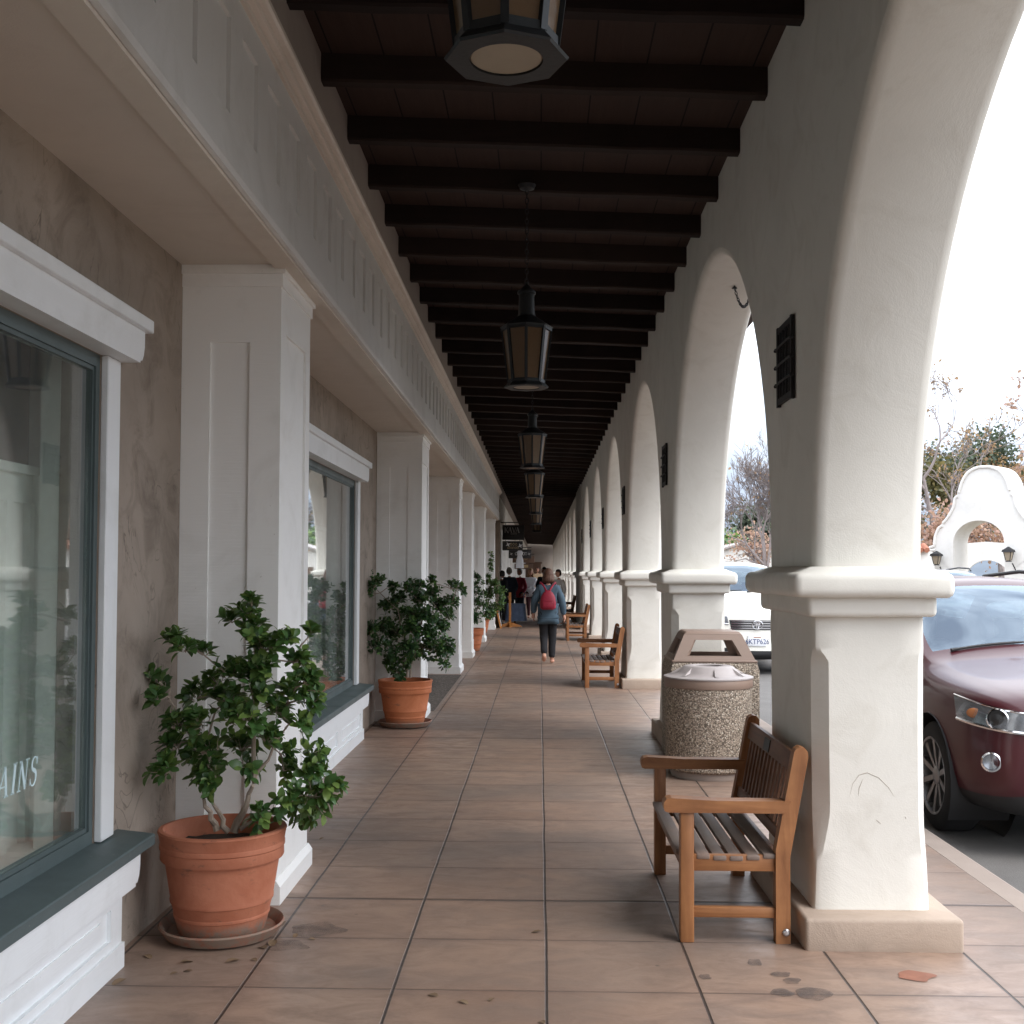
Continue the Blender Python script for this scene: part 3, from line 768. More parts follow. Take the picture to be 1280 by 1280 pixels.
# ------------------------------------------------------------------ next building along the walkway
nb = thing('far_shops', 'row of white shop fronts beyond the brown stone pillar', 'building', (-1.3, 34, 0))
def sn(mb, name, mat, label=None): return sc(mb, name, mat, label, nb)
m = MB(); m.box(-1.76, -1.17, 33.32, 34.0, 0, 4.0); sn(m, 'pillar', 'stone_brown', 'brown rough stone pillar')
m = MB(); m.box(-1.9, -1.6, 34.0, 108, 2.9, 3.83); m.box(-1.60, -1.195, 34, 108, 3.2, 3.83)
y = 34.0
ws = []
while y < 106: m.box(-1.9, -1.6, y, y+1.1, 0, 2.9); m.box(-1.9, -1.6, y+1.1, y+5., 0, .45); ws.append(y); y += 5.0
sn(m, 'wall', 'stucco_cream')
for y in ws:
    m = MB()
    for q in (y+.25, y+.62): m.box(-1.6, -1.30, q, q+.22, 0, 3.2)
    m.box(-1.6, -1.26, y+.2, y+.9, 0, .16); m.box(-1.6, -1.26, y+.2, y+.9, 3.02, 3.199); sn(m, 'pilaster', 'paint_white')
    m = MB(); m.box(-1.78, -1.70, y+1.1, y+1.18, .45, 2.9); m.box(-1.78, -1.70, y+4.9, y+5., .45, 2.9); m.box(-1.78, -1.70, y+2.9, y+2.98, .53, 2.82); m.box(-1.78, -1.70, y+1.18, y+4.9, .45, .53); m.box(-1.78, -1.70, y+1.18, y+4.9, 2.82, 2.9)
    w = sn(m, 'window', 'sign_brown'); m = MB(); m.box(-1.75, -1.744, y+1.18, y+4.9, .53, 2.82); m.build('glass', 'window_glass', w)
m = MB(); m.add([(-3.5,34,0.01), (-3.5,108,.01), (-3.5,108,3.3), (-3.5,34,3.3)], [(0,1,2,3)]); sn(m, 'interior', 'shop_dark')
eb = thing('end_building', 'beige wall closing the far end of the walkway', 'building', (0, 110, 0))
m = MB(); m.box(-6.2, 3.5, 110.2, 114, -.1, 5.2); sc(m, 'wall', 'stucco_upper', parent=eb)
m = MB(); m.box(-1.5, .1, 110.05, 110.199, 0, 2.4); m.box(-1.6, .2, 110.08, 110.198, 2.4, 2.55); sc(m, 'door', 'sign_brown', parent=eb)
# ------------------------------------------------------------------ lanterns
lan = thing('lantern', 'nearest hanging iron lantern, its round white base seen from below', 'lantern', (-.085, 2.76, 2.835), 0, 'iron lanterns hanging along the walkway')
n8 = 8; ro = pi/8
def oct_pts(r, z, rot=0): return [Vector((r*cos(2*pi*k/8+rot), r*sin(2*pi*k/8+rot), z)) for k in range(8)]
m = MB(); R0 = -pi/2   # a corner towards the viewer
prof = [(.147,.0), (.152,.006), (.128,.032), (.10,.034)]
m.lathe(prof, 8, rot=R0, smooth=False, caps=False)
cr = [(.089*cos(2*pi*k/48+R0), .089*sin(2*pi*k/48+R0)) for k in range(48)]; oc = oct_pts(.147, 0, R0)
ov = [oc[k//6].lerp(oc[(k//6+1) % 8], (k % 6)/6) for k in range(48)]
m.add([(x, y, 0) for x, y in cr]+[tuple(p) for p in ov]+[(x, y, .008) for x, y in cr], [(k, (k+1) % 48, 48+(k+1) % 48, 48+k) for k in range(48)]+[(k, 96+k, 96+(k+1) % 48, (k+1) % 48) for k in range(48)]); m.build('base', 'lamp_metal', lan)
m = MB(); m.lathe([(.0,.004), (.085,.004), (.0895,.0075), (.0895,.012), (0,.012)], 32, caps=False); m.build('diffuser', 'opal', lan)
rb, rt, zb_, zt_ = .122, .168, .034, .40
B = oct_pts(rb, zb_, R0); T = oct_pts(rt, zt_, R0)
m = MB()
for k in range(8):
    m.bar(B[k], T[k], .020, .014); k2 = (k+1) % 8
    m.bar(B[k]+Vector((0,0,.008)), B[k2]+Vector((0,0,.008)), .014, .022); m.bar(T[k]-Vector((0,0,.008)), T[k2]-Vector((0,0,.008)), .014, .022)
m.build('frame', 'lamp_metal', lan)
for k in range(8):
    k2 = (k+1) % 8; q = [B[k]*1., B[k2]*1., T[k2]*1., T[k]*1.]
    q = [Vector((p.x*.985, p.y*.985, p.z)) for p in q]
    mid = sum(q, Vector())/4; q2 = [Vector((p.x*.965, p.y*.965, p.z)) for p in q]
    m = MB(); m.add(q+q2, [(0,1,2,3), (7,6,5,4), (0,4,5,1), (1,5,6,2), (2,6,7,3), (3,7,4,0)]); m.build('pane', 'lamp_glass', lan)
m = MB(); m.lathe([(.176,.40), (.180,.408), (.06,.485), (.058,.50)], 8, rot=R0, smooth=False)
m.lathe([(.055,.49), (.052,.63), (.062,.635), (.062,.65), (.04,.67), (.012,.70), (.012,.715)], 16); m.build('cap', 'lamp_metal', lan)
m = MB(); m.tube([(0,0,.08), (0,0,.22)], .012, 8); m.sphere((0,0,.27), (.028,.028,.045), 10, 7); m.build('bulb', 'opal', lan)
m = MB(); z = .705; k = 0; ztop = 4.2-2.835
while z < ztop-.01:
    pts = [Vector((.011*cos(t), 0, .021*sin(t)+z+.018)) for t in [2*pi*j/10 for j in range(11)]]
    if k % 2: pts = [Vector((0, p.x, p.z)) for p in pts]
    m.tube(pts, .0035, 5, caps=False); z += .034; k += 1
m.build('chain', 'iron', lan)
m = MB(); m.lathe([(.012,-.04), (.05,-.025), (.062,0)], 16, (0,0,ztop+.012)); m.build('ceiling_plate', 'iron', lan)
LL = ['second hanging iron lantern, whole with its chain, over the walkway', 'third hanging iron lantern, partly behind the second', 'fourth hanging iron lantern in the row',
      'fifth hanging iron lantern in the row', 'sixth hanging iron lantern, level with the solid wall', 'seventh hanging iron lantern, near the hanging shop signs']
for i, y in enumerate((7.75, 13.8, 19.3, 24.8, 30.3, 35.8)): dup(lan, (-.095, y, 2.835), label=LL[i])

# ------------------------------------------------------------------ benches
def make_bench():
    b = thing('park_bench', 'teak slatted bench beside the nearest pier', 'bench', (.875, 5.09, 0), 0, 'teak benches against the piers')
    L = 1.19
    # local: x along depth (front -.25 .. back .2), y along the length 0..L
    for s, y in ((0, .033), (1, L-.033)):
        m = MB(); m.box(-.262, -.202, y-.031, y+.031, 0, .572, .006); m.build('leg', 'teak', b)
        m = MB()
        pl = [(.150,0), (.212,0), (.212,.37), (.292,.80), (.290,.825), (.276,.842), (.256,.846), (.238,.836), (.230,.82), (.150,.40)]
        m.prism(pl, 'Y', y-.031, y+.031); m.build('leg', 'teak', b)
        m = MB(); pl = [(-.335,.585), (-.33,.566), (-.315,.560), (.19,.560), (.215,.612), (-.10,.612), (-.30,.622), (-.322,.618), (-.333,.604)]
        m.prism(pl, 'Y', y-.040, y+.040); m.build('armrest', 'teak_x', b)
        m = MB(); m.box(-.203, .152, y-.016, y+.016, .305, .375, .004); m.box(-.203, .152, y-.016, y+.016, .105, .150, .004); m.build('side_rail', 'teak_x', b)
    m = MB(); m.box(-.25, -.222, .064, L-.064, .30, .375, .004); m.build('seat_rail', 'teak_dark', b)
    m = MB(); m.box(.165, .195, .064, L-.064, .29, .36, .004); m.build('seat_rail', 'teak_dark', b)
    n = 6; xs = [-.262+.072*k for k in range(n)]
    for k, x in enumerate(xs):
        z = .392-.018*sin(pi*(k+.5)/n)-.006*k/n
        m = MB(); y0, y1 = (.066, L-.066) if k == 0 else (.012, L-.012)
        if k == 0: x -= .012
        m.box(x, x+.057, y0, y1, z-.022, z, .005); m.build('seat_slat', 'teak_grey', b)
    sl = (.292-.212)/(.80-.37)
    def bx(z): return .212+(z-.37)*sl
    m = MB(); m.bar((bx(.765)-.035, .064, .765), (bx(.765)-.035, L-.064, .765), .085, .030, .004, up=(-1, 0, .19)); m.build('top_rail', 'teak_dark', b)
    m = MB(); m.bar((bx(.44)-.035, .064, .445), (bx(.44)-.035, L-.064, .445), .05, .03, .004, up=(-1, 0, .19)); m.build('bottom_rail', 'teak_dark', b)
    for k in range(13):
        y = .064+(L-.128)*(k+.75)/13.5
        m = MB(); m.bar((bx(.46)-.036, y, .46), (bx(.73)-.036, y, .73), .032, .012, up=(0, 0, 1)) ; m.build('back_slat', 'teak_dark', b)
    m = MB(); m.bar((bx(.765)-.0525, L*.47, .765), (bx(.765)-.0525, L*.47+.13, .765), .06, .004, up=(-1, 0, .19)); m.build('plaque', 'sign_black', b)
    for y in (.033, L-.033):
        for x in (.181,):
            m = MB(); s = -1 if y < .5 else 1
            m.lathe([(.016,0), (.016,.006), (.010,.012), (0,.013)], 12, mx=Matrix.Translation((x+.012, y+s*.0315, .05)) @ Matrix.Rotation(s*-pi/2, 4, 'X'), caps=False)
            m.build('bolt', 'bolt_steel', b)
    return b
bench = make_bench()
for lab, Y in (('teak slatted bench beside the third pier, ahead of the walking woman', 16.15), ('teak slatted bench beside the fifth pier, right of the woman with the red backpack', 27.2),
               ('farthest teak bench, against the solid stretch of arcade wall', 37.6)):
    dup(bench, (.89, Y, 0), label=lab)

# ------------------------------------------------------------------ litter bins
bn = thing('litter_bin', 'round pebble-faced litter bin with grey domed lid', 'litter bin', (1.34, 9.28, 0))
m = MB(); m.lathe([(.0,0), (.292,0), (.298,.02), (.292,.055), (.0,.055)], 48, caps=False); m.build('plinth', 'concrete_kerb', bn)
m = MB(); m.lathe([(.0,.056), (.315,.056), (.333,.07), (.338,.09), (.338,.70), (.0,.70)], 56, caps=False); m.build('drum', 'aggregate', bn)
m = MB(); m.lathe([(.30,.701), (.343,.701), (.347,.71), (.347,.765), (.342,.773), (.28,.775)], 56, caps=False); m.build('rim', 'plastic_brown', bn)
m = MB(); m.lathe([(.340,.768), (.352,.772), (.352,.782), (.325,.79), (.262,.800), (.235,.818), (.20,.856), (.18,.865), (.12,.867), (.112,.862), (.112,.80)], 56, caps=False)
for k in range(7):
    a = 2*pi*k/7+.3; m.add([(.245*cos(a-.07), .245*sin(a-.07), .812), (.31*cos(a-.05), .31*sin(a-.05), .796), (.31*cos(a+.05), .31*sin(a+.05), .796), (.245*cos(a+.07), .245*sin(a+.07), .812),
           (.205*cos(a), .205*sin(a), .853)], [(0,1,4), (1,2,4), (2,3,4)], 0, True)
m.build('lid', 'lid_grey', bn, fix=False); m = MB(); m.lathe([(0,.80), (.111,.80)], 24, caps=False); m.build('opening', 'dark_inside', bn)
b2 = thing('litter_bin', 'square pebble-faced litter bin with open brown hood, behind the round one', 'litter bin', (1.475, 10.16, 0))
m = MB(); m.frustum((0,0), (.375,.34), (.375,.34), 0, .80, 0, .02); m.frustum((0,0), (.372,.337), (.355,.32), .78, .845, 0, .01); m.build('drum', 'aggregate', b2)
m = MB(); h0, h1, z0, z1 = (.352,.318), (.245,.22), .846, 1.075
def fr(t): return (h0[0]+(h1[0]-h0[0])*t, h0[1]+(h1[1]-h0[1])*t, z0+(z1-z0)*t)
cs = [(-1,-1), (1,-1), (1,1), (-1,1)]
for i in range(4):
    a = cs[i]; c = cs[(i+1) % 4]
    def pt(q, t): x, y, z = fr(t); return Vector((q[0]*x, q[1]*y, z))
    def mid(t, u, inn=0): 
        p = pt(a, t).lerp(pt(c, t), u); return Vector((p.x*(1-inn), p.y*(1-inn), p.z))
    ring_o = [mid(0,0), mid(0,1), mid(1,1), mid(1,0)]; ring_i = [mid(.22,.15), mid(.22,.85), mid(.80,.80), mid(.80,.20)]
    k = .10; ro_ = [Vector((p.x*(1-k), p.y*(1-k), p.z)) for p in ring_o]; ri_ = [Vector((p.x*(1-k), p.y*(1-k), p.z)) for p in ring_i]
    vs = ring_o+ring_i+ro_+ri_
    fs = []
    for j in range(4):
        j2 = (j+1) % 4; fs += [(j, j2, 4+j2, 4+j), (8+j, 12+j, 12+j2, 8+j2), (4+j, 4+j2, 12+j2, 12+j)]
    m.add(vs, fs)
m.frustum((0,0), (.247,.222), (.225,.20), 1.074, 1.10, 0, .008); m.frustum((0,0), (.36,.325), (.36,.325), .842, .862, 0, .006)
m.build('hood', 'plastic_brown', b2)

# ------------------------------------------------------------------ potted shrubs
def leaf(mb, p, d, up, L, w, curl=.25, mi=0):
    d = d.normalized(); s = d.cross(up)
    if s.length < 1e-3: s = d.orthogonal()
    s.normalize(); n = s.cross(d)
    P = lambda t, k, h: p+d*(L*t)+s*(w*k)+n*(L*h)
    vs = [P(0,0,0), P(.32,-.42,.06), P(.62,-.5,.02), P(.86,-.30,-curl*.45), P(1.,0,-curl), P(.86,.30,-curl*.45), P(.62,.5,.02), P(.32,.42,.06), P(.35,0,-.02), P(.66,0,-.05)]
    mb.add(vs, [(0,8,1), (1,8,9,2), (2,9,4,3), (0,7,8), (8,7,6,9), (9,6,5,4)], mi, True)
def pot(loc, s, label, mat, seed, saucer=True, group='clay pots along the shop front'):
    t = thing('plant_pot', label, 'plant pot', loc, random.Random(seed).uniform(0, 6), group)
    prof = [(0,.012), (.185,.012), (.192,.02), (.207,.085), (.211,.088), (.212,.098), (.210,.102), (.222,.15), (.227,.153), (.228,.166), (.226,.17), (.252,.335), (.268,.338), (.272,.345), (.271,.385), (.276,.39), (.276,.405), (.273,.41), (.281,.455), (.285,.462), (.280,.470), (.262,.472), (.255,.465), (.238,.36), (0,.36)]
    m = MB(); m.lathe([(r*s, z*s) for r, z in prof], 56, caps=False); b = m.build('body', mat, t)
    m = MB(); m.lathe([(0,.398*s), (.12*s,.392*s), (.243*s,.385*s)], 40, caps=False)
    for v in range(len(m.v)): x, y, z = m.v[v]; m.v[v] = (x, y, z+.012*mnoise.noise((x*14, y*14, seed)))
    m.build('soil', 'soil', t)
    if saucer:
        u = thing('saucer', label.replace('terracotta pot', 'clay saucer under the terracotta pot'), 'saucer', loc, 0, 'clay saucers under the pots')
        m = MB(); m.lathe([(0,0), (.245*s,0), (.268*s,.03), (.278*s,.045), (.272*s,.052), (.262*s,.046), (.24*s,.014), (0,.012)], 48, caps=False); m.build('dish', 'saucer_clay', u)
    return t
def shrub(label, base, clusters, origin, scl, Y, spread, L, seed, mat, dens=1., stems=(), flowers=0):
    rnd = random.Random(seed); t = thing('shrub', label, 'shrub', base, 0, 'potted shrubs along the shop front'); B0 = Vector(base)
    m = MB(); wood_ = MB(); fl = MB(); k = Y/F/scl
    cen = []
    for cx, cy, r in clusters:
        c = at(origin[0]+cx/scl, origin[1]+cy/scl, Y)-B0; c.y += rnd.uniform(-spread, spread); cen.append((c, r*k))
    top = Vector((0,0,0))
    nodes = []
    for (sx, sy), (ex, ey), rad in stems:
        a = at(origin[0]+sx/scl, origin[1]+sy/scl, Y)-B0; e = at(origin[0]+ex/scl, origin[1]+ey/scl, Y)-B0
        e.y += rnd.uniform(-spread*.3, spread*.3)
        pts = [a.lerp(e, q)+Vector((rnd.uniform(-.012,.012), rnd.uniform(-.012,.012), 0))*(q > 0) for q in (0, .2, .4, .6, .8, 1)]
        wood_.tube(pts, [rad*(1-.55*q) for q in (0, .2, .4, .6, .8, 1)], 8); nodes += pts[1:]
    # join clusters to the nearest wood already grown
    todo = sorted(range(len(cen)), key=lambda i: min((cen[i][0]-p).length for p in nodes))
    done = list(nodes)
    for i in todo:
        c, r = cen[i]; p = min(done, key=lambda q: (q-c).length+.15*max(0, q.z-c.z))
        md = p.lerp(c, .5)+Vector((rnd.uniform(-.02,.02), rnd.uniform(-.02,.02), .015))
        wood_.tube([p, md, c], [.006, .0045, .003], 5); done += [md, c]
    axis0 = sum((c for c, r in cen), Vector())/len(cen); axis0.z -= .25
    for c, r in cen:
        out = (c-axis0).normalized()
        ntw = max(3, int(10*dens*(r/.05)**1.4))
        for q in range(ntw):
            dv = Vector((rnd.gauss(0,1), rnd.gauss(0,1), rnd.gauss(.25,1))).normalized()
            td = (dv+out*.9+Vector((0,0,.25))).normalized(); p0 = c+dv*r*rnd.uniform(.0,.55); ln = r*rnd.uniform(.45,.95)
            p1 = p0+td*ln; wood_.tube([p0, p1], [.0025,.0015], 4, caps=False)
            nl = max(3, int(ln/(L*.30))); ang = rnd.uniform(0, 6)
            for e in range(nl+2):
                f = min(1., (e+.6)/(nl+.5)); pp = p0.lerp(p1, f); ang += 2.4+rnd.uniform(-.3,.3)
                o1 = td.orthogonal().normalized(); o2 = td.cross(o1); sd = o1*cos(ang)+o2*sin(ang)
                tilt = rnd.uniform(.5,.95) if f < .9 else rnd.uniform(.9,1.6)
                ll = L*rnd.uniform(.65,1.15)*(1 if f < .95 else .8)
                leaf(m, pp, sd+td*tilt, (td+Vector((0,0,.6))+Vector((rnd.uniform(-.3,.3),)*3)), ll, ll*rnd.uniform(.52,.68), rnd.uniform(.05,.35))
    m.build('foliage', mat, t, fix=False); wood_.build('stem', 'bark_shrub', t)
    if flowers:
        for q in range(flowers):
            c, r = rnd.choice(cen); p = c+Vector((rnd.uniform(-r,r), -r*rnd.uniform(.3,1.2), rnd.uniform(-r,r)))
            f = MB()
            for e in range(5):
                a = e*1.257; leaf(f, p, Vector((cos(a), -.5, sin(a))), Vector((0,-1,0)), .035, .03, .1)
            f.build('flower', 'petal_white', t, fix=False)
    return t
Yp = 5.14; pl = at(281, 1170, Yp); PX = pl.x
pot((PX, Yp, .011), .98, 'weathered terracotta pot of the nearest shrub', 'terracotta_old', 3)
C1 = [(640,110,36),(610,150,45),(500,200,50),(640,250,80),(700,330,70),(245,290,48),(340,325,45),(400,350,40),(110,470,40),(170,510,55),(225,560,40),(790,300,45),(840,270,40),(900,260,36),(840,390,55),(930,470,70),(320,580,60),(430,500,50),(520,460,70),(620,470,85),(700,560,85),(650,650,85),(560,650,65),(430,680,85),(320,690,60),(300,800,60),(280,890,65),(430,820,100),(460,950,80),(560,830,75),(620,900,55),(760,640,70),(820,560,60),(900,590,70),(880,690,50),(740,760,45),(740,850,50),(760,940,55),(920,840,45),(900,930,80),(960,1020,80),(1040,970,50),(840,1050,80),(720,1110,50),(900,1110,55),(690,420,70),(480,590,60),(560,560,50),(390,900,60),(660,760,40)]
shrub('leafy green shrub in the nearest pot, branching from grey stems', (PX, Yp, .39), C1, (150,730), 3.88, Yp, .16, .063, 11, 'leaf_shrub', 1.0,
      [((480,1200),(430,1040),.017), ((535,1205),(450,1060),.015), ((560,1205),(660,970),.019), ((590,1190),(640,1130),.012), ((430,1040),(420,700),.011), ((660,970),(650,560),.013), ((650,960),(820,700),.009), ((600,1180),(840,1050),.010), ((430,900),(250,560),.007), ((640,700),(640,200),.008)])
Y2 = 12.05; pl = at(507.5, 900, Y2)
pot((pl.x, Y2, .011), 1.0, 'orange terracotta pot of the second shrub, by the window sill', 'terracotta', 5)
C2 = [(108,150,30),(115,205,40),(125,270,45),(140,350,50),(220,290,60),(250,240,35),(160,390,45),(350,330,50),(330,295,30),(380,430,75),(330,490,60),(270,470,45),(510,330,75),(560,420,90),(590,290,40),(650,270,45),(680,380,85),(820,310,50),(900,290,28),(915,335,35),(840,440,60),(720,480,90),(800,560,55),(640,560,95),(540,560,90),(430,560,85),(300,640,75),(210,650,65),(130,700,45),(170,760,50),(260,780,75),(400,700,95),(520,680,90),(640,700,95),(720,640,80),(780,780,75),(700,850,85),(780,930,40),(820,840,45),(590,820,85),(480,790,80),(360,850,75),(330,950,60),(400,1020,55),(440,920,55),(540,880,40)]
shrub('dark green bushy shrub in the second pot, before the second pilaster', (pl.x, Y2, .39), C2, (440,690), 6.737, Y2, .22, .062, 12, 'leaf_shrub_dark', .95,
      [((470,1060),(470,800),.014), ((495,1060),(520,850),.014), ((470,800),(380,480),.01), ((520,850),(620,450),.011), ((470,820),(220,650),.008), ((400,500),(120,250),.006)])
Y3 = 23.4; pl = at(588.5, 808, Y3)
pot((pl.x, Y3, 0.003), .98, 'terracotta pot half hidden behind the third pilaster', 'terracotta', 6, False)
C3 = [(100,330,25),(130,395,45),(160,400,35),(120,480,40),(190,460,40),(150,560,65),(220,590,50),(130,680,60),(200,720,75),(150,820,65),(120,870,40),(225,800,55),(70,600,60),(60,720,60)]
shrub('shrub with a few white blooms in the third pot', (pl.x, Y3, .38), C3, (580,680), 9.14, Y3, .22, .07, 13, 'leaf_shrub_dark', .6, [((70,940),(110,760),.014), ((80,940),(160,720),.012)], 5)
Y4 = 30.3; pl = at(600.5, 786, Y4)
pot((pl.x, Y4, 0.003), .95, 'farthest terracotta pot, behind the shrub with white blooms', 'terracotta', 8, False)
C4 = [(312,110,16),(312,150,24),(305,200,28),(298,250,30),(300,300,32),(275,390,40),(260,440,48),(330,480,75),(400,560,75),(300,580,85),(400,680,65),(290,700,75),(310,800,55),(340,760,55),(430,600,38),(200,600,60),(220,730,60)]
shrub('tall shrub with one upright spike in the farthest pot', (pl.x, Y4, .37), C4, (580,680), 9.14, Y4, .22, .075, 14, 'leaf_shrub', .6, [((230,880),(280,700),.014), ((230,880),(300,300),.01)], 2)
# fallen leaves by the near pot
fl0 = None
for k, (px, py) in enumerate(((357,1152),(373,1168),(394,1172),(333,1183),(322,1198),(345,1178),(239,1213),(222,1216),(238,1202),(295,1200),(148,1212),(189,1196),(405,1048),(153,1228),(524,897+10),(617,1243),(545,1239),(583,1247),(680,1270),(672,1160))):
    Y = F*EYE/(py-VY); x = (px-VX)/F*Y
    if fl0 is None:
        m = MB(); leaf(m, Vector((-.028,0,.004)), Vector((1,0,.05)), Vector((0,0,1)), .055, .030, .15)
        fl0 = tag(m.build('fallen_leaf', 'leaf_dead', fix=False), 'small dry leaf lying on the paving', 'leaf', 'fallen leaves on the paving'); o = fl0
    else: o = dup(fl0)
    o.location = (x, Y, .001); rr = random.Random(k); o.rotation_euler = (rr.uniform(-.15,.15), rr.uniform(-.15,.15), rr.uniform(0,6)); q = rr.uniform(.6,1.35); o.scale = (q,q,q)

# ------------------------------------------------------------------ hanging signs and the shop stand
def sign(label, x0, x1, z0, z1, Y, mats, draw, round_=.0):
    t = thing('hanging_sign', label, 'sign', ((x0+x1)/2, Y, z0), 0, 'hanging shop signs')
    w = x1-x0; h = z1-z0; m = MB(); m.box(-w/2, w/2, -.02, .02, 0, h, min(.018, h*.1)); m.build('board', mats, t)
    m = MB(); m.bar((-w/2-.06, 0, h+.08), (w/2, 0, h+.08), .03, .03)
    for q in (-.35, .35): m.tube([(w*q,0,h-.005), (w*q,0,h+.075)], .008, 6)
    m.build('bracket', 'iron', t)
    if draw:
        for mat, fn in draw: 
            m = MB(); fn(m, w, h); m.build('lettering', mat, t)
    return t
def FX(x, z): return Matrix(((1,0,0,x), (0,0,-1,-.0205), (0,1,0,z), (0,0,0,1)))
def kava(m, w, h): text_strokes(m, 'KAVA', FX(-w*.40, h*.48), h*.36, 0, -.02)
def squig(seed, x0, x1, z, hh, n=12, t=.35):
    def f(m, w, h):
        rnd = random.Random(seed); x = x0*w
        while x < x1*w:
            pts = curve_pts((x+hh*h*.4, z*h+hh*h*.5), hh*h*.34, hh*h*.5, rnd.uniform(0,360), rnd.uniform(500,800), 10)
            stroke(m, pts, hh*h*.16, FX(0,0)); x += hh*h*rnd.uniform(.7,1.1)
    return f
def bar_(x0, x1, z0, z1):
    def f(m, w, h): m.box(x0*w, x1*w, -.0225, -.0202, z0*h, z1*h)
    return f
def star(x, z, r):
    def f(m, w, h):
        q = [(x*w+r*h*(1 if k % 2 == 0 else .35)*cos(pi*k/4+.5), z*h+r*h*(1 if k % 2 == 0 else .35)*sin(pi*k/4+.5)) for k in range(8)]
        m.prism(q, 'Y', -.0225, -.0202)
    return f
sign('black hanging sign reading KAVA, topmost of the stack of signs', -1.20, -.50, 2.62, 3.10, 37., 'sign_black', [('sign_grey', kava), ('sign_grey', squig(3, -.12, .12, .36, .10))])
sign('dark hanging sign with a pale star and two lines of gold script', -1.36, -.62, 2.38, 2.72, 42., 'sign_black', [('sign_white', star(-.22, .62, .3)), ('sign_white', star(.38, .5, .3)), ('sign_gold', squig(5, -.12, .22, .52, .26)), ('sign_gold', squig(6, -.26, .28, .18, .22))])
sign('black hanging sign with one line of white lettering', -1.28, -.35, 2.16, 2.52, 47.5, 'sign_black', [('sign_white', squig(7, -.22, .28, .36, .34)), ('sign_grey', star(.4, .5, .2)), ('sign_grey', star(-.38, .5, .2))])
sign('brown hanging sign with pale script below the black signs', -1.25, -.25, 2.02, 2.34, 53., 'sign_brown', [('sign_gold', squig(9, -.38, .2, .45, .3))])
sign('low brown sign with a cream oval in its middle', -1.25, -.35, 1.75, 2.02, 57., 'sign_brown', [('sign_gold', bar_(-.12, .25, .25, .75))])
st = thing('display_stand', 'orange wooden stand on a cross foot by the farthest pots', 'stand', (-.87, 34.0, 0))
m = MB(); m.box(-.035, .035, -.035, .035, .06, 1.0, .006); m.build('post', 'stand_wood', st)
for a in (0.12, pi/2+.12):
    m = MB(); R = Matrix.Rotation(a, 4, 'Z')
    pl = [(-.34,0), (.34,0), (.34,.03), (.05,.13), (-.05,.13), (-.34,.03)]; m.prism(pl, 'Y', -.045, .045); m.v = [tuple(R @ Vector(p)) for p in m.v]; 
    if a > 1: m.v = [(x, y, z*.985+.001) for x, y, z in m.v]
    m.build('foot', 'stand_wood', st)
tb = thing('picture_frame', 'small framed board leaning on the pillar by the wooden stand', 'framed board', (-1.10, 33.2, 0))
m = MB(); m.box(-.02, .02, -.28, .28, 0, .5); m.v = [(x-z*.22, y, z) for x, y, z in m.v]; m.build('frame', 'stand_wood', tb); m = MB(); m.box(.021, .024, -.22, .22, .06, .44); m.v = [(x-z*.22, y, z) for x, y, z in m.v]; m.build('panel', 'sign_white', tb)
ct = thing('display_table', 'small table under a blue and white cloth by the shop door', 'table', (-.78, 36.4, 0))
m = MB(); 
vs = []; 
for j, (r, z) in enumerate(((.0,.62), (.30,.62), (.33,.60), (.34,.35), (.37,.08))):
    for k in range(28): a = 2*pi*k/28; q = r*(1+.07*j/4*sin(7*a)); vs.append((q*cos(a), q*sin(a), z))
m.add(vs, [(j*28+k, j*28+(k+1) % 28, j*28+28+(k+1) % 28, j*28+28+k) for j in range(4) for k in range(28)], 0, True); m.build('cloth', 'cloth_blue', ct)
m = MB(); m.tube([(0,0,0), (0,0,.61)], .03, 8); m.build('leg', 'teak', ct)
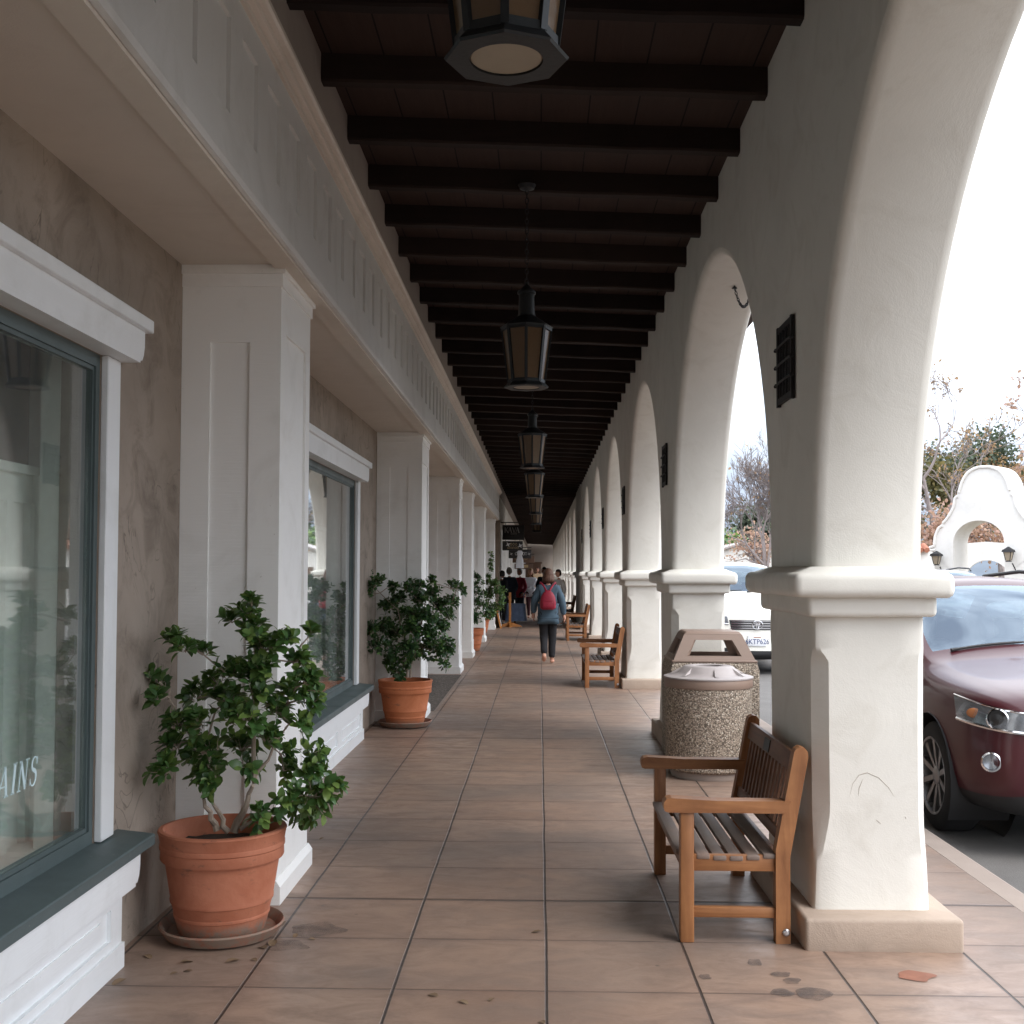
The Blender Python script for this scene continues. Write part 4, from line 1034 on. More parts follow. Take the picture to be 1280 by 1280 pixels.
# ------------------------------------------------------------------ cars
def evaluated(o):
    dg = bpy.context.evaluated_depsgraph_get(); me = bpy.data.meshes.new_from_object(o.evaluated_get(dg)); return me
ST = [  # y, then half-section (x,z): bottom, sill, side low, side wide, shoulder, window base, roof edge, roof mid, centre
 (0.02, [(0,.30), (.40,.30), (.58,.40), (.64,.58), (.62,.78), (.56,.84), (.43,.88), (.22,.905), (0,.91)]),
 (0.10, [(0,.23), (.60,.23), (.77,.36), (.82,.58), (.79,.84), (.72,.93), (.57,.965), (.28,.985), (0,.99)]),
 (0.34, [(0,.21), (.78,.21), (.895,.34), (.92,.60), (.89,.89), (.82,.985), (.66,1.02), (.30,1.035), (0,1.04)]),
 (0.85, [(0,.20), (.82,.20), (.93,.34), (.945,.64), (.925,.92), (.85,1.015), (.66,1.065), (.32,1.09), (0,1.10)]),
 (1.25, [(0,.20), (.84,.20), (.935,.34), (.94,.68), (.92,.945), (.86,1.04), (.70,1.10), (.35,1.13), (0,1.14)]),
 (1.42, [(0,.20), (.84,.20), (.935,.34), (.94,.69), (.92,.96), (.885,1.055), (.83,1.12), (.42,1.185), (0,1.185)]),
 (1.80, [(0,.20), (.84,.20), (.935,.34), (.94,.70), (.92,.985), (.88,1.07), (.775,1.36), (.42,1.44), (0,1.445)]),
 (2.22, [(0,.20), (.84,.20), (.935,.34), (.94,.70), (.925,1.0), (.88,1.085), (.69,1.60), (.40,1.665), (0,1.67)]),
 (2.40, [(0,.20), (.84,.20), (.935,.34), (.94,.70), (.925,1.005), (.878,1.09), (.655,1.63), (.38,1.685), (0,1.70)]),
 (3.00, [(0,.20), (.84,.20), (.935,.34), (.94,.70), (.93,1.02), (.88,1.105), (.65,1.64), (.38,1.70), (0,1.715)]),
 (3.10, [(0,.20), (.84,.20), (.935,.34), (.94,.70), (.93,1.025), (.88,1.107), (.65,1.64), (.38,1.70), (0,1.715)]),
 (3.90, [(0,.21), (.84,.21), (.935,.36), (.94,.72), (.92,1.05), (.87,1.14), (.645,1.61), (.38,1.67), (0,1.685)]),
 (4.30, [(0,.24), (.82,.24), (.91,.38), (.92,.74), (.90,1.06), (.85,1.16), (.66,1.54), (.38,1.62), (0,1.64)]),
 (4.62, [(0,.28), (.76,.28), (.86,.42), (.88,.74), (.86,1.05), (.80,1.14), (.70,1.25), (.38,1.30), (0,1.31)]),
 (4.76, [(0,.32), (.60,.32), (.74,.44), (.77,.72), (.74,.98), (.66,1.05), (.54,1.12), (.28,1.14), (0,1.15)])]
def _pillar(y, p):
    a, b = p[5], p[6]; f = .16 if 1.3 < y < 4.5 else .35
    return p[:6]+[(b[0]+(a[0]-b[0])*f, b[1]+(a[1]-b[1])*f)]+p[6:]
ST = [(y, _pillar(y, p)) for y, p in ST]
WY = (.955, 3.70); WR = .365
def make_suv(name, label, paint, rails=True, gz=0.):
    t = thing(name, label, 'car')
    cage = MB(); n = len(ST); vs = []
    for y, p in ST:
        row = [(x, y, z) for x, z in p]+[(-x, y, z) for x, z in p[-2:0:-1]]; vs += row
    c = 18; fs = []; mi = []
    for i in range(n-1):
        for j in range(c):
            jj = j if j < 9 else 17-j; k = 0
            if i in (5, 6) and jj >= 7: k = 1                     # windscreen
            if jj == 5 and i in (5, 6, 7, 8, 10): k = 2              # side windows
            if i == 11 and jj == 5: k = 2
            if i == 12 and jj >= 7: k = 3                         # rear window
            if jj in (0, 1): k = 4                                # dark lower cladding
            fs.append((i*c+j, i*c+(j+1) % c, (i+1)*c+(j+1) % c, (i+1)*c+j)); mi.append(k)
    for s_, i0 in ((1, 0), (-1, (n-1)*c)):
        # end caps as quads
        for j in range(9):
            a, b, d, e = i0+j, i0+j+1, i0+(c-j-1) % c, i0+(c-j) % c
            q = [a, b, d, e]; q = list(dict.fromkeys(q))
            if len(q) > 2: fs.append(tuple(q)); mi.append(4 if j < 1 else 0)
    cage.v = vs; cage.f = [list(f) for f in fs]; cage.mi = mi; cage.sm = [True]*len(fs)
    o = cage.build('cage', [paint, 'car_glass', 'car_glass', 'car_glass', 'trim_black'], sharp=180)
    sd = o.modifiers.new('s', 'SUBSURF'); sd.levels = sd.render_levels = 4
    bpy.context.view_layer.update(); me = evaluated(o); bpy.data.objects.remove(o)
    V = [v.co.copy() for v in me.vertices]
    # wheel openings
    R = WR+.055; faces = {0: [], 1: [], 2: [], 3: [], 4: []}
    def inw(p): 
        return abs(p.x) > .5 and any((p.y-wy)**2+(p.z-WR)**2 < R*R for wy in WY)
    solid = []
    for p in me.polygons:
        if all(inw(V[i]) for i in p.vertices): continue
        faces[p.material_index].append(list(p.vertices)); solid.append(list(p.vertices))
    used = set(i for fl in faces.values() for f in fl for i in f)
    for i in used:
        p = V[i]
        if abs(p.x) > .5:
            for wy in WY:
                d = sqrt((p.y-wy)**2+(p.z-WR)**2)
                if d < R and d > 1e-4: p.y = wy+(p.y-wy)*R/d; p.z = WR+(p.z-WR)*R/d
    tree_ = BVHTree.FromPolygons(V, solid)
    # rounder panel crease along the shoulder is left to the cage
    names = {0: 'body', 1: 'windscreen', 2: 'side_window', 3: 'rear_window', 4: 'lower_cladding'}
    mats = {0: paint, 1: 'car_glass', 2: 'car_glass', 3: 'car_glass', 4: 'trim_black'}
    for k in range(5):
        sets = [faces[k]]
        if k == 2: sets = [[f for f in faces[2] if V[f[0]].x > 0], [f for f in faces[2] if V[f[0]].x < 0]]
        for fl in sets:
            ids = sorted(set(i for f in fl for i in f)); mp = {i: q for q, i in enumerate(ids)}
            m = MB(); m.add([V[i] for i in ids], [[mp[i] for i in f] for f in fl], 0, True); m.build(names[k], mats[k], t, sharp=50, fix=False)
    for sx in (-1, 1):
        D = (.55*-sx, .83, 0)       # from the outer front corner
        # t axis runs across the view, towards +x
        dv = Vector(D).normalized(); pv = Vector((dv.y, -dv.x, 0))
        if pv.x < 0: pv = -pv
        def tz(x, y, z): return (Vector((x,y,0)).dot(pv), z)
        q = [tz(sx*.91,.50,.805), tz(sx*.44,.07,.755), tz(sx*.46,.08,.868), tz(sx*.90,.60,.945)]
        h = MB(); vs, fs, p_, d_ = patch2(tree_, q, dv, pv, 16, 6, .006); h.add(vs, fs, 0, True); hl = h.build('headlight', 'lamp_housing', t, fix=False)
        # chrome rim below and round the lamp
        lo = vs[:17]; hi = vs[-17:]
        h = MB(); h.tube([v-dv*.004 for v in lo], .011, 6); h.tube([v-dv*.003 for v in hi], .006, 6); h.build('chrome_strip', 'chrome', hl)
        def onlamp(u, v): return vs[int(round(v*6))*17+int(round(u*16))]
        for (u, v, r) in ((.50, .5, .066), (.80, .45, .052)):
            c_ = onlamp(u, v); M4 = Matrix.Translation(c_-dv*.004) @ (-dv).to_track_quat('Z', 'Y').to_matrix().to_4x4()
            h = MB(); h.lathe([(r,-.01), (r*1.02,.008), (r*.90,.014), (r*.80,.006), (r*.75,-.002)], 28, mx=M4, caps=False); h.build('lens_ring', 'chrome', hl)
            h = MB(); h.lathe([(r*.74,-.002), (r*.6,.003), (0,.006)] if r < .05 else [(r*.74,-.002), (r*.52,.0), (r*.50,.008), (r*.3,.014), (0,.017)], 24, mx=M4, caps=False); h.build('lens', 'lamp_housing' if r < .05 else 'trim_black', hl)
        c_ = onlamp(.25, .5); M4 = Matrix.Translation(c_-dv*.004) @ (-dv).to_track_quat('Z', 'Y').to_matrix().to_4x4()
        h = MB(); h.sphere((0,0,0), (.05,.032,.012), 12, 8); h.v = [tuple(M4 @ Vector(q_)) for q_ in h.v]; h.build('indicator', 'amber_lens', hl)
        h = MB(); vs2, fs2, _, _ = patch2(tree_, q, dv, pv, 16, 6, .022); h.add(vs2, fs2, 0, True); h.build('cover', 'lens_glass', hl, fix=False)
        # fog lamp
        fv = Vector((.35*-sx, .94, 0)).normalized(); fp = Vector((fv.y, -fv.x, 0)); fp = fp if fp.x > 0 else -fp
        hit = tree_.ray_cast(Vector((sx*.81, .2, .585))-fv*3, fv)[0]
        if hit:
            M4 = Matrix.Translation(hit-fv*.022) @ (-fv).to_track_quat('Z', 'Y').to_matrix().to_4x4()
            h = MB(); h.lathe([(.058,-.02), (.060,.008), (.050,.012), (.046,.002)], 28, mx=M4, caps=False); fg = h.build('fog_lamp', 'chrome', t)
            h = MB(); h.lathe([(.046,.0), (.03,.008), (0,.011)], 20, mx=M4, caps=False); h.build('lens', 'lens_glass', fg); h = MB(); h.lathe([(.046,-.001), (.02,-.012), (0,-.014)], 20, mx=M4, caps=False); h.build('bowl', 'lamp_housing', fg)
        # mirror
        h = MB(); h.sphere((sx*1.03, 1.72, 1.10), (.115,.07,.085), 14, 9); h.tube([(sx*.90,1.72,1.04), (sx*.98,1.71,1.07)], .03, 6); h.build('mirror', paint, t)
        # wheel wells and wheels
        for wy in WY:
            h = MB(); s = 20
            pts = [(wy+R*cos(a), WR+R*sin(a)) for a in [pi*1.18-pi*1.36*k/s for k in range(s+1)]]
            vv = [(sx*X, y, z) for X in (.55, .938) for y, z in pts]; h.add(vv, [(k, k+1, s+2+k, s+1+k) for k in range(s)]+[tuple(range(s+1))], 0, True); h.build('wheel_well', 'trim_black', t, fix=False)
            h = MB(); Mw = Matrix.Translation((sx*.80, wy, WR)) @ Matrix.Rotation(sx*pi/2, 4, 'Y')
            h.lathe([(.255,-.12), (.33,-.12), (.358,-.095), (.365,-.06), (.365,.06), (.358,.095), (.33,.118), (.265,.122), (.25,.11)], 48, mx=Mw, caps=False)
            w = h.build('wheel', 'tyre_rubber', t)
            h = MB(); h.lathe([(.262,.112), (.258,.122), (.245,.118), (.235,.06), (.235,-.1)], 48, mx=Mw, caps=False)
            for k in range(10):
                a = 2*pi*k/10; da = .10
                h.add([(.05*cos(a-.3), .05*sin(a-.3), .085), (.05*cos(a+.3), .05*sin(a+.3), .085), (.245*cos(a+.085), .245*sin(a+.085), .108), (.245*cos(a-.085), .245*sin(a-.085), .108),
                       (.06*cos(a-.2), .06*sin(a-.2), .05), (.06*cos(a+.2), .06*sin(a+.2), .05), (.245*cos(a+.07), .245*sin(a+.07), .075), (.245*cos(a-.07), .245*sin(a-.07), .075)],
                      [(0,1,2,3), (0,4,5,1), (1,5,6,2), (2,6,7,3), (3,7,4,0)], 0, False, Mw)
            h.lathe([(.062,.06), (.062,.09), (.045,.098), (0,.1)], 20, mx=Mw, caps=False); h.build('rim', 'alloy', w)
            h = MB(); h.lathe([(.0,.03), (.17,.03), (.17,.02), (0,.02)], 32, mx=Mw, caps=False); h.lathe([(0,.0), (.236,.0)], 32, mx=Mw, caps=False); h.build('brake_disc', 'trim_black', w)
        if rails:
            h = MB(); h.tube([(sx*.60,2.42,1.675), (sx*.60,2.52,1.725), (sx*.60,3.2,1.745), (sx*.60,4.0,1.705), (sx*.60,4.1,1.655)], .017, 8); h.build('roof_rail', 'trim_black', t)
        h = MB()       # wiper
        pa = (-.62 if sx < 0 else .08); l0, l1 = (pa, pa+.62)
        pts = []
        for k in range(9):
            x = l0+(l1-l0)*k/8; y = 1.42+.05*k/8; hh = tree_.ray_cast(Vector((x, y, 3)), Vector((0,0,-1)))[0]; pts.append(hh+Vector((0,-.004,.012)))
        h.tube(pts, [.014]+[.010]*6+[.006]*2, 6); h.build('wiper', 'trim_black', t)
    def front(name, quad, off, mat, par=t, nu=12, nv=4):
        vs, fs, _, _ = patch2(tree_, quad, Vector((0,1,0)), Vector((1,0,0)), nu, nv, off); h = MB(); h.add(vs, fs, 0, True); return h.build(name, mat, par, fix=False)
    gq = [(-.42,.62+gz), (.42,.62+gz), (.46,.77+gz*.9), (-.46,.77+gz*.9)]
    gr_ = front('grille', gq, .008, 'trim_black', nu=16)
    for k in range(4):
        z = .635+gz+.036*k; front('grille_bar', [(-.43,z), (.43,z), (.43,z+.018), (-.43,z+.018)], .022, 'chrome', gr_, 16, 1)
    front('lower_intake', [(-.55,.28), (.55,.28), (.55,.36), (-.55,.36)], .008, 'trim_black')
    # tyre-to-bumper shut lines
    for sx in (-1, 1):
        dv = Vector((-sx, 0, 0)); q = []
        h = MB(); pts = []
        for k in range(10):
            z = 1.0-.5*k/9; y = 1.55+.02*sin(k); hh = tree_.ray_cast(Vector((sx*3, 1.62, z)), dv)[0]
            if hh: pts.append(hh-dv*-.0)
        if len(pts) > 2: h.tube(pts, .005, 4); h.build('door_seam', 'trim_black', t)
        h = MB(); pts = []
        for k in range(14):
            y = 1.72+2.4*k/13; hh = tree_.ray_cast(Vector((sx*3, y, 1.075+.02*k/13)), dv)[0]
            if hh: pts.append(hh)
        if len(pts) > 2: h.tube(pts, .012, 6); h.build('window_trim', 'chrome', t)
    # interior: dark seats and dash
    h = MB(); h.box(-.62, .62, 1.6, 1.85, .7, 1.02, .05); h.box(-.66, .66, 1.86, 4.2, .32, .36)
    for sx in (-.36, .36): h.box(sx-.24, sx+.24, 2.75, 2.92, .5, 1.18, .06); h.box(sx-.12, sx+.12, 2.8, 2.9, 1.2, 1.36, .04)
    h.build('interior', 'trim_black', t)
    return t, tree_
def patch2(tr, quad, d, p, nu, nv, off):
    vs = []
    for j in range(nv+1):
        for i in range(nu+1):
            u, v = i/nu, j/nv
            tt, z = [(quad[0][k]*(1-u)+quad[1][k]*u)*(1-v)+(quad[3][k]*(1-u)+quad[2][k]*u)*v for k in (0,1)]
            org = p*tt+Vector((0,0,z))-d*6; h = tr.ray_cast(org, d); q = h[0] if h[0] else (vs[-1]+d*off if vs else org+d*6)
            vs.append(q-d*off)
    return vs, [(j*(nu+1)+i, j*(nu+1)+i+1, (j+1)*(nu+1)+i+1, (j+1)*(nu+1)+i) for j in range(nv) for i in range(nu)], p, d
red, rt_ = make_suv('parked_car', 'dark burgundy car parked by the kerb just beyond the near pier', 'paint_burgundy'); red['group'] = 'cars parked in the street'
red.location = (3.57, 7.0, -.125)
wht, wt_ = make_suv('parked_car', 'cream white car with chrome grille, seen between the two nearest piers', 'paint_pearl', False, .05); wht['group'] = 'cars parked in the street'
wht.location = (3.67, 19.7, -.125); wht.scale = (1.02, 1.03, 1.14)
# plate and emblem on the white car
def onf(x, z): return wt_.ray_cast(Vector((x, -3, z)), Vector((0,1,0)))[0]
c_ = onf(0, .50)
m = MB(); m.box(-.155, .155, c_.y-.022, c_.y-.004, .43, .585, .004); pl_ = m.build('number_plate', 'plate_white', wht)
cu = bpy.data.curves.new('t', 'FONT'); cu.body = '6KTP626'; cu.size = .105; cu.align_x = 'CENTER'; cu.extrude = .001
to = bpy.data.objects.new('t', cu); COL.objects.link(to); to.rotation_euler = (pi/2,0,0); bpy.context.view_layer.update()
tm = evaluated(to); tm.transform(Matrix.Translation((0, c_.y-.0235, .463)) @ Matrix.Rotation(pi/2, 4, 'X')); bpy.data.objects.remove(to)
tm.materials.clear(); tm.materials.append(M['plate_blue']); ro_ = bpy.data.objects.new('number', tm); COL.objects.link(ro_); ro_.parent = pl_
m = MB(); m.box(-.06, .06, c_.y-.0238, c_.y-.0225, .556, .568); m.build('state_name', 'amber_lens', pl_)
ce = onf(0, .745); m = MB()
def ell(cx, cz, rx, rz, r):
    m.tube([(cx+rx*cos(a), ce.y-.034, cz+rz*sin(a)) for a in [2*pi*k/28 for k in range(29)]], r, 6, caps=False)
ell(0, .745, .085, .058, .009); ell(0, .745, .026, .054, .007); ell(0, .767, .056, .022, .007)
m.build('emblem', 'chrome', wht)
nav, _ = make_suv('parked_car', 'navy blue car with roof rails parked across the street', 'paint_navy'); nav['group'] = 'cars parked in the street'
nav.location = (9.3, 24.5, -.125); nav.scale = (1, 1, 1.07)
# ------------------------------------------------------------------ people
def skin_mesh(nodes, edges, level=2, root=0):
    me = bpy.data.meshes.new('sk'); me.from_pydata([n[0] for n in nodes], edges, [])
    o = bpy.data.objects.new('sk', me); COL.objects.link(o)
    md = o.modifiers.new('k', 'SKIN'); md.use_smooth_shade = True
    for i, n in enumerate(nodes):
        r = n[1]; r = r if isinstance(r, tuple) else (r, r); me.skin_vertices[0].data[i].radius = r
        me.skin_vertices[0].data[i].use_root = (i == root)
    s = o.modifiers.new('s', 'SUBSURF'); s.levels = s.render_levels = level
    bpy.context.view_layer.update(); r = evaluated(o); bpy.data.objects.remove(o); bpy.data.meshes.remove(me); return r
def addmesh(mb, me, fn=None):
    mb.add([tuple(fn(v.co)) if fn else v.co[:] for v in me.vertices], [list(p.vertices) for p in me.polygons], 0, True); bpy.data.meshes.remove(me)
def person(label, loc, rz, H, top, trouser, shoe, hair, pose, sleeve=True, long_hair=0., topfit=.016, loose=0., group=None):
    """local: facing +Y, x to the person's right; unit height 1.65 scaled to H"""
    k = H/1.65; t = thing('person', label, 'person', loc, rz, group)
    J = dict(pel=(0,0,.90), wai=(0,.005,1.04), che=(0,.0,1.24), nec=(0,-.015,1.40), nek=(0,0,1.46), hed=(0,.015,1.50),
             shR=(.165,-.01,1.345), shL=(-.165,-.01,1.345), hiR=(.085,0,.86), hiL=(-.085,0,.86))
    J.update(pose)
    V = {a: Vector(b)*k for a, b in J.items()}
    def bones(names, rad):
        return [(V[n] if isinstance(n, str) else n, tuple(q*k for q in r) if isinstance(r, tuple) else r*k) for n, r in zip(names, rad)]
    names = ['pel','wai','che','nec','nek','shR','elR','wrR','shL','elL','wrL','hiR','knR','anR','toR','hiL','knL','anL','toL']
    rad = [(.125,.095),(.105,.08),(.125,.09),(.055,.05),(.05,.05),.055,.04,.026,.055,.04,.026,.085,.055,.036,.03,.085,.055,.036,.03]
    ed = [(0,1),(1,2),(2,3),(3,4),(2,5),(5,6),(6,7),(2,8),(8,9),(9,10),(0,11),(11,12),(12,13),(13,14),(0,15),(15,16),(16,17),(17,18)]
    b = MB(); addmesh(b, skin_mesh(bones(names, rad), ed))
    # head with nose, brow, chin and ears, all in the body mesh
    hc = V['hed']+Vector((0,.012,.085))*k; turn = Matrix.Rotation(pose.get('turn', 0) if False else TURN, 3, 'Z')
    def hf(d):
        q = 1.
        if d.y > .2: q *= 1+.22*math.exp(-((d.x/.14)**2+((d.z+.12)/.16)**2))*(d.y > .75)-.05*math.exp(-((abs(d.x)-.38)/.15)**2-((d.z-.12)/.12)**2)
        if d.z < -.4: q *= 1-.12*abs(d.x)
        return q
    h = MB(); h.sphere((0,0,0), (.074*k,.094*k,.112*k), 24, 18, 0, hf)
    for s in (-1,1): h.sphere((s*.076*k,-.008*k,-.005*k), (.012*k,.022*k,.032*k), 8, 6)
    b.add([tuple(turn @ Vector(p)+hc) for p in h.v], h.f, 0, True)
    for s in 'RL':     # hands: palm, four fingers, thumb
        w = V['wr'+s]; d = (w-V['el'+s]).normalized(); side = Vector((1,0,0)) if s == 'R' else Vector((-1,0,0)); side = (side-d*side.dot(d)).normalized(); fwd = d.cross(side) if s == 'R' else side.cross(d)
        if fwd.y < 0: fwd = -fwd
        b.tube([w-d*.01*k, w+d*.03*k, w+d*.075*k, w+d*.088*k], [.022*k,.030*k,.032*k,.024*k], 10)
        for i, (o, L) in enumerate(((-.024,.062), (-.008,.072), (.008,.068), (.023,.054))):
            p = w+d*.078*k+fwd*(-o*k); q1 = p+d*L*.5*k-side*.004*k; q2 = p+d*L*.95*k-side*.022*k
            b.tube([p, q1, q2], [.0095*k,.009*k,.006*k], 6)
        b.tube([w+d*.02*k+fwd*.022*k, w+d*.05*k+fwd*.042*k-side*.012*k, w+d*.078*k+fwd*.046*k-side*.02*k], [.012*k,.0105*k,.007*k], 6)
    b.build('body', 'skin', t, sharp=180)
    for s in (-1,1):
        e = MB(); e.sphere(tuple(turn @ Vector((s*.030*k,.083*k,.012*k))+hc), .0105*k, 8, 6); e.build('eye', 'eye_dark', t)
    e = MB(); e.sphere(tuple(turn @ Vector((0,.086*k,-.058*k))+hc), (.022*k,.010*k,.007*k), 10, 6); e.build('mouth', 'lip', t)
    # clothes
    f = topfit; g = MB()
    nm = ['pel','wai','che','nec','shR','elR','wrR','shL','elL','wrL']; hem = V['pel']-Vector((0,0,HEM))*k
    rr = [(.150+f+loose*.8,.118+f+loose*.8),(.115+f+loose*.6,.09+f+loose*.5),(.135+f,.095+f),.066,.06+f,.046+f,.034+f*.6,.06+f,.046+f,.034+f*.6]
    addmesh(g, skin_mesh(bones(nm, rr)+[(hem, ((.158+f+loose*.6)*k, (.124+f+loose*.6)*k))], [(0,1),(1,2),(2,3),(2,4),(4,5),(5,6),(2,7),(7,8),(8,9),(0,10)]))
    rnd = random.Random(hash(label) % 1000)
    g.v = [tuple(Vector(p)+mnoise.noise_vector(Vector(p)*9/k)*.007*k) for p in g.v]
    g.build('top', top, t, sharp=180)
    g = MB()
    def trouser_leg(s): return ['hi'+s, 'kn'+s, 'an'+s]
    nm = ['pel']+trouser_leg('R')+trouser_leg('L'); rr = [(.135,.105),.092,.066,.050,.092,.066,.050]
    V['anR2'] = V['anR']; V['anL2'] = V['anL']
    addmesh(g, skin_mesh(bones(nm, [(.132,.102),.104,.080,TW,.104,.080,TW]), [(0,1),(1,2),(2,3),(0,4),(4,5),(5,6)]))
    g.v = [tuple(Vector(p)+mnoise.noise_vector(Vector(p)*11/k)*.005*k) for p in g.v]
    g.build('trousers', trouser, t, sharp=180)
    for s in 'RL':
        g = MB(); a = V['an'+s]; to = V['to'+s]; dd = (to-a); dd.z = dd.z; back = a-Vector((0,.045*k,0)).lerp(Vector(), 0)
        foot = to-a; hd = Vector((foot.x, foot.y, 0)).normalized() if abs(foot.y)+abs(foot.x) > 1e-3 else Vector((0,1,0))
        heel = a+(-hd*.04-Vector((0,0,.045)))*k
        if abs(foot.z) > .09*k: heel = a+Vector((0,-.05,.0))*k
        addmesh(g, skin_mesh([(heel, (.038*k,.032*k)), (a.lerp(to,.45)-Vector((0,0,.012*k)), (.042*k,.034*k)), (to, (.042*k,.022*k)), (a, (.040*k,.036*k))], [(0,1),(1,2),(1,3)], 2))
        g.build('shoe', shoe, t, sharp=180)
    # hair: a cap over crown, sides and back of the head
    g = MB(); g.sphere((0,0,0), (.094*k,.106*k,.126*k), 22, 16, 0, lambda d: 1+.07*mnoise.noise(d*4+Vector((len(label),0,0))))
    keep = []
    for fc in g.f:
        c = sum((Vector(g.v[i]) for i in fc), Vector())/len(fc); x, y, z = c.x/k, c.y/k, c.z/k
        if y > .028 and z < .052: continue
        if z < -.075-long_hair*.0: continue
        keep.append(fc)
    g.f = keep; g.mi = [0]*len(keep); g.sm = [True]*len(keep)
    g.v = [tuple(turn @ (Vector(p)+Vector((0,-.010*k,.012*k)))+hc) for p in g.v]
    if long_hair:
        for q in range(9):
            a = -2.6+q*.65-.0; a = pi*1.5+(-1.25+2.5*q/8); x, y = .075*cos(a), .088*sin(a)
            g.tube([tuple(turn @ (Vector((x,y,z))*k)+hc) for x, y, z in ((x,y,.02), (x*1.12,y*1.08,-.08), (x*1.15,y*1.0,-.08-long_hair*.5), (x*1.0,y*.95,-.08-long_hair))], [.03*k,.034*k,.03*k,.012*k], 7)
    g.build('hair', hair, t, sharp=180, fix=False); return t, V, k
TURN = 0.; TW = .064; HEM = .055
walk_pose = dict(elR=(.255,-.03,1.10), wrR=(.285,.03,.87), elL=(-.255,-.05,1.11), wrL=(-.265,.02,.90),
                 knR=(.075,.06,.48), anR=(.07,.035,.085), toR=(.085,.16,.025), knL=(-.075,.03,.48), anL=(-.07,-.20,.17), toL=(-.075,-.13,.045))
Yw = 20.4
w, V, k = person('woman in a blue denim jacket with a red backpack walking away', (( 685.5-VX)/F*Yw, Yw, 0), 0, 1.60, 'denim', 'cloth_black', 'shoe_pink', 'hair_brown', walk_pose, long_hair=.05, topfit=.030, loose=.024)
bp = tag(MB().box(0,1,0,1,0,1).build('backpack', 'bag_red'), 'small red backpack on the walking woman', 'backpack')
bpm = MB(); vs = []
for j, (z, hx, hy) in enumerate(((0,.10,.05), (.03,.135,.075), (.12,.14,.085), (.22,.122,.075), (.29,.085,.055), (.325,.045,.03), (.335,.03,.02))):
    for q in range(20):
        a = 2*pi*q/20; c, s = cos(a), sin(a); vs.append((hx*abs(c)**.7*(1 if c > 0 else -1), hy*abs(s)**.7*(1 if s > 0 else -1), z))
bpm.add(vs, [(j*20+q, j*20+(q+1) % 20, (j+1)*20+(q+1) % 20, (j+1)*20+q) for j in range(6) for q in range(20)]+[tuple(range(20))[::-1], tuple(range(120,140))], 0, True)
old = bp.data; bpm.fix = True; bp.data = bpm.mesh('backpack', 'bag_red'); bpy.data.meshes.remove(old)
bp.location = Vector(w.location)+Vector((-.005, -.215, .95))
m = MB(); vs = [(x, -.10-.012*(1-abs(x)/.11), z) for x, z in ((-.10,.04), (.10,.04), (.105,.13), (-.105,.13))]; m.box(-.095, .095, -.098, -.07, .03, .14, .02); m.build('pocket', 'bag_red', bp)
for s in (-1,1):
    m = MB(); m.tube([(s*.03,-.02,.325), (s*.07,.04,.40), (s*.115,.10,.455), (s*.13,.17,.47), (s*.135,.27,.42), (s*.13,.30,.30)], .016, 6); m.build('strap', 'bag_red', bp)
TURN = 0.; TW = .045
stand = dict(elR=(.23,-.04,1.09), wrR=(.20,.08,.90), elL=(-.23,-.04,1.09), wrL=(-.20,.08,.90), knR=(.085,.02,.48), anR=(.085,-.02,.085), toR=(.10,.11,.03), knL=(-.085,.02,.48), anL=(-.085,-.02,.085), toL=(-.10,.11,.03))
stride = dict(stand); stride.update(knR=(.075,.12,.49), anR=(.06,.16,.09), toR=(.065,.28,.04), knL=(-.075,.0,.48), anL=(-.07,-.20,.12), toL=(-.07,-.09,.03))
Yg = 40.
person('woman in a pale grey sweater and dark leggings walking towards the camera', ((663.5-VX)/F*Yg, Yg, 0), pi, 1.66, 'cloth_grey', 'cloth_maroon', 'shoe_black', 'hair_blonde', stride, long_hair=.22)
person('dark haired companion half hidden behind the woman with the backpack', ((680.5-VX)/F*38, 38., 0), pi, 1.70, 'cloth_navy', 'cloth_black', 'shoe_black', 'hair_dark', stand)
person('woman with dark hair and a white top by the far benches', ((698.5-VX)/F*34.5, 34.5, 0), pi*.75, 1.62, 'cloth_white', 'cloth_grey', 'shoe_white', 'hair_dark', stand)
TW = .06
HEM = .10
p_, V, k = person('person in a long dark coat with their back turned beside the display table', ((637.-VX)/F*37.4, 37.4, 0), .5, 1.68, 'cloth_navy', 'cloth_black', 'shoe_black', 'hair_grey', stand, topfit=.03, loose=.05)
person('grey haired person in a red vest over dark sleeves by the shop door', ((650.-VX)/F*38.6, 38.6, 0), pi*.8, 1.66, 'cloth_red', 'cloth_navy', 'shoe_black', 'hair_grey', stand)
person('dark haired person in a black jacket leaning by the brown pillar', ((627.5-VX)/F*36., 36., 0), -.6, 1.58, 'cloth_black', 'cloth_black', 'shoe_white', 'hair_dark', stand)
Yt = 56.
person('far off person in tan clothes standing beyond the walkers', ((672.-VX)/F*Yt, Yt, 0), pi, 1.78, 'cloth_tan', 'cloth_tan', 'shoe_black', 'hair_brown', stand, topfit=.03)
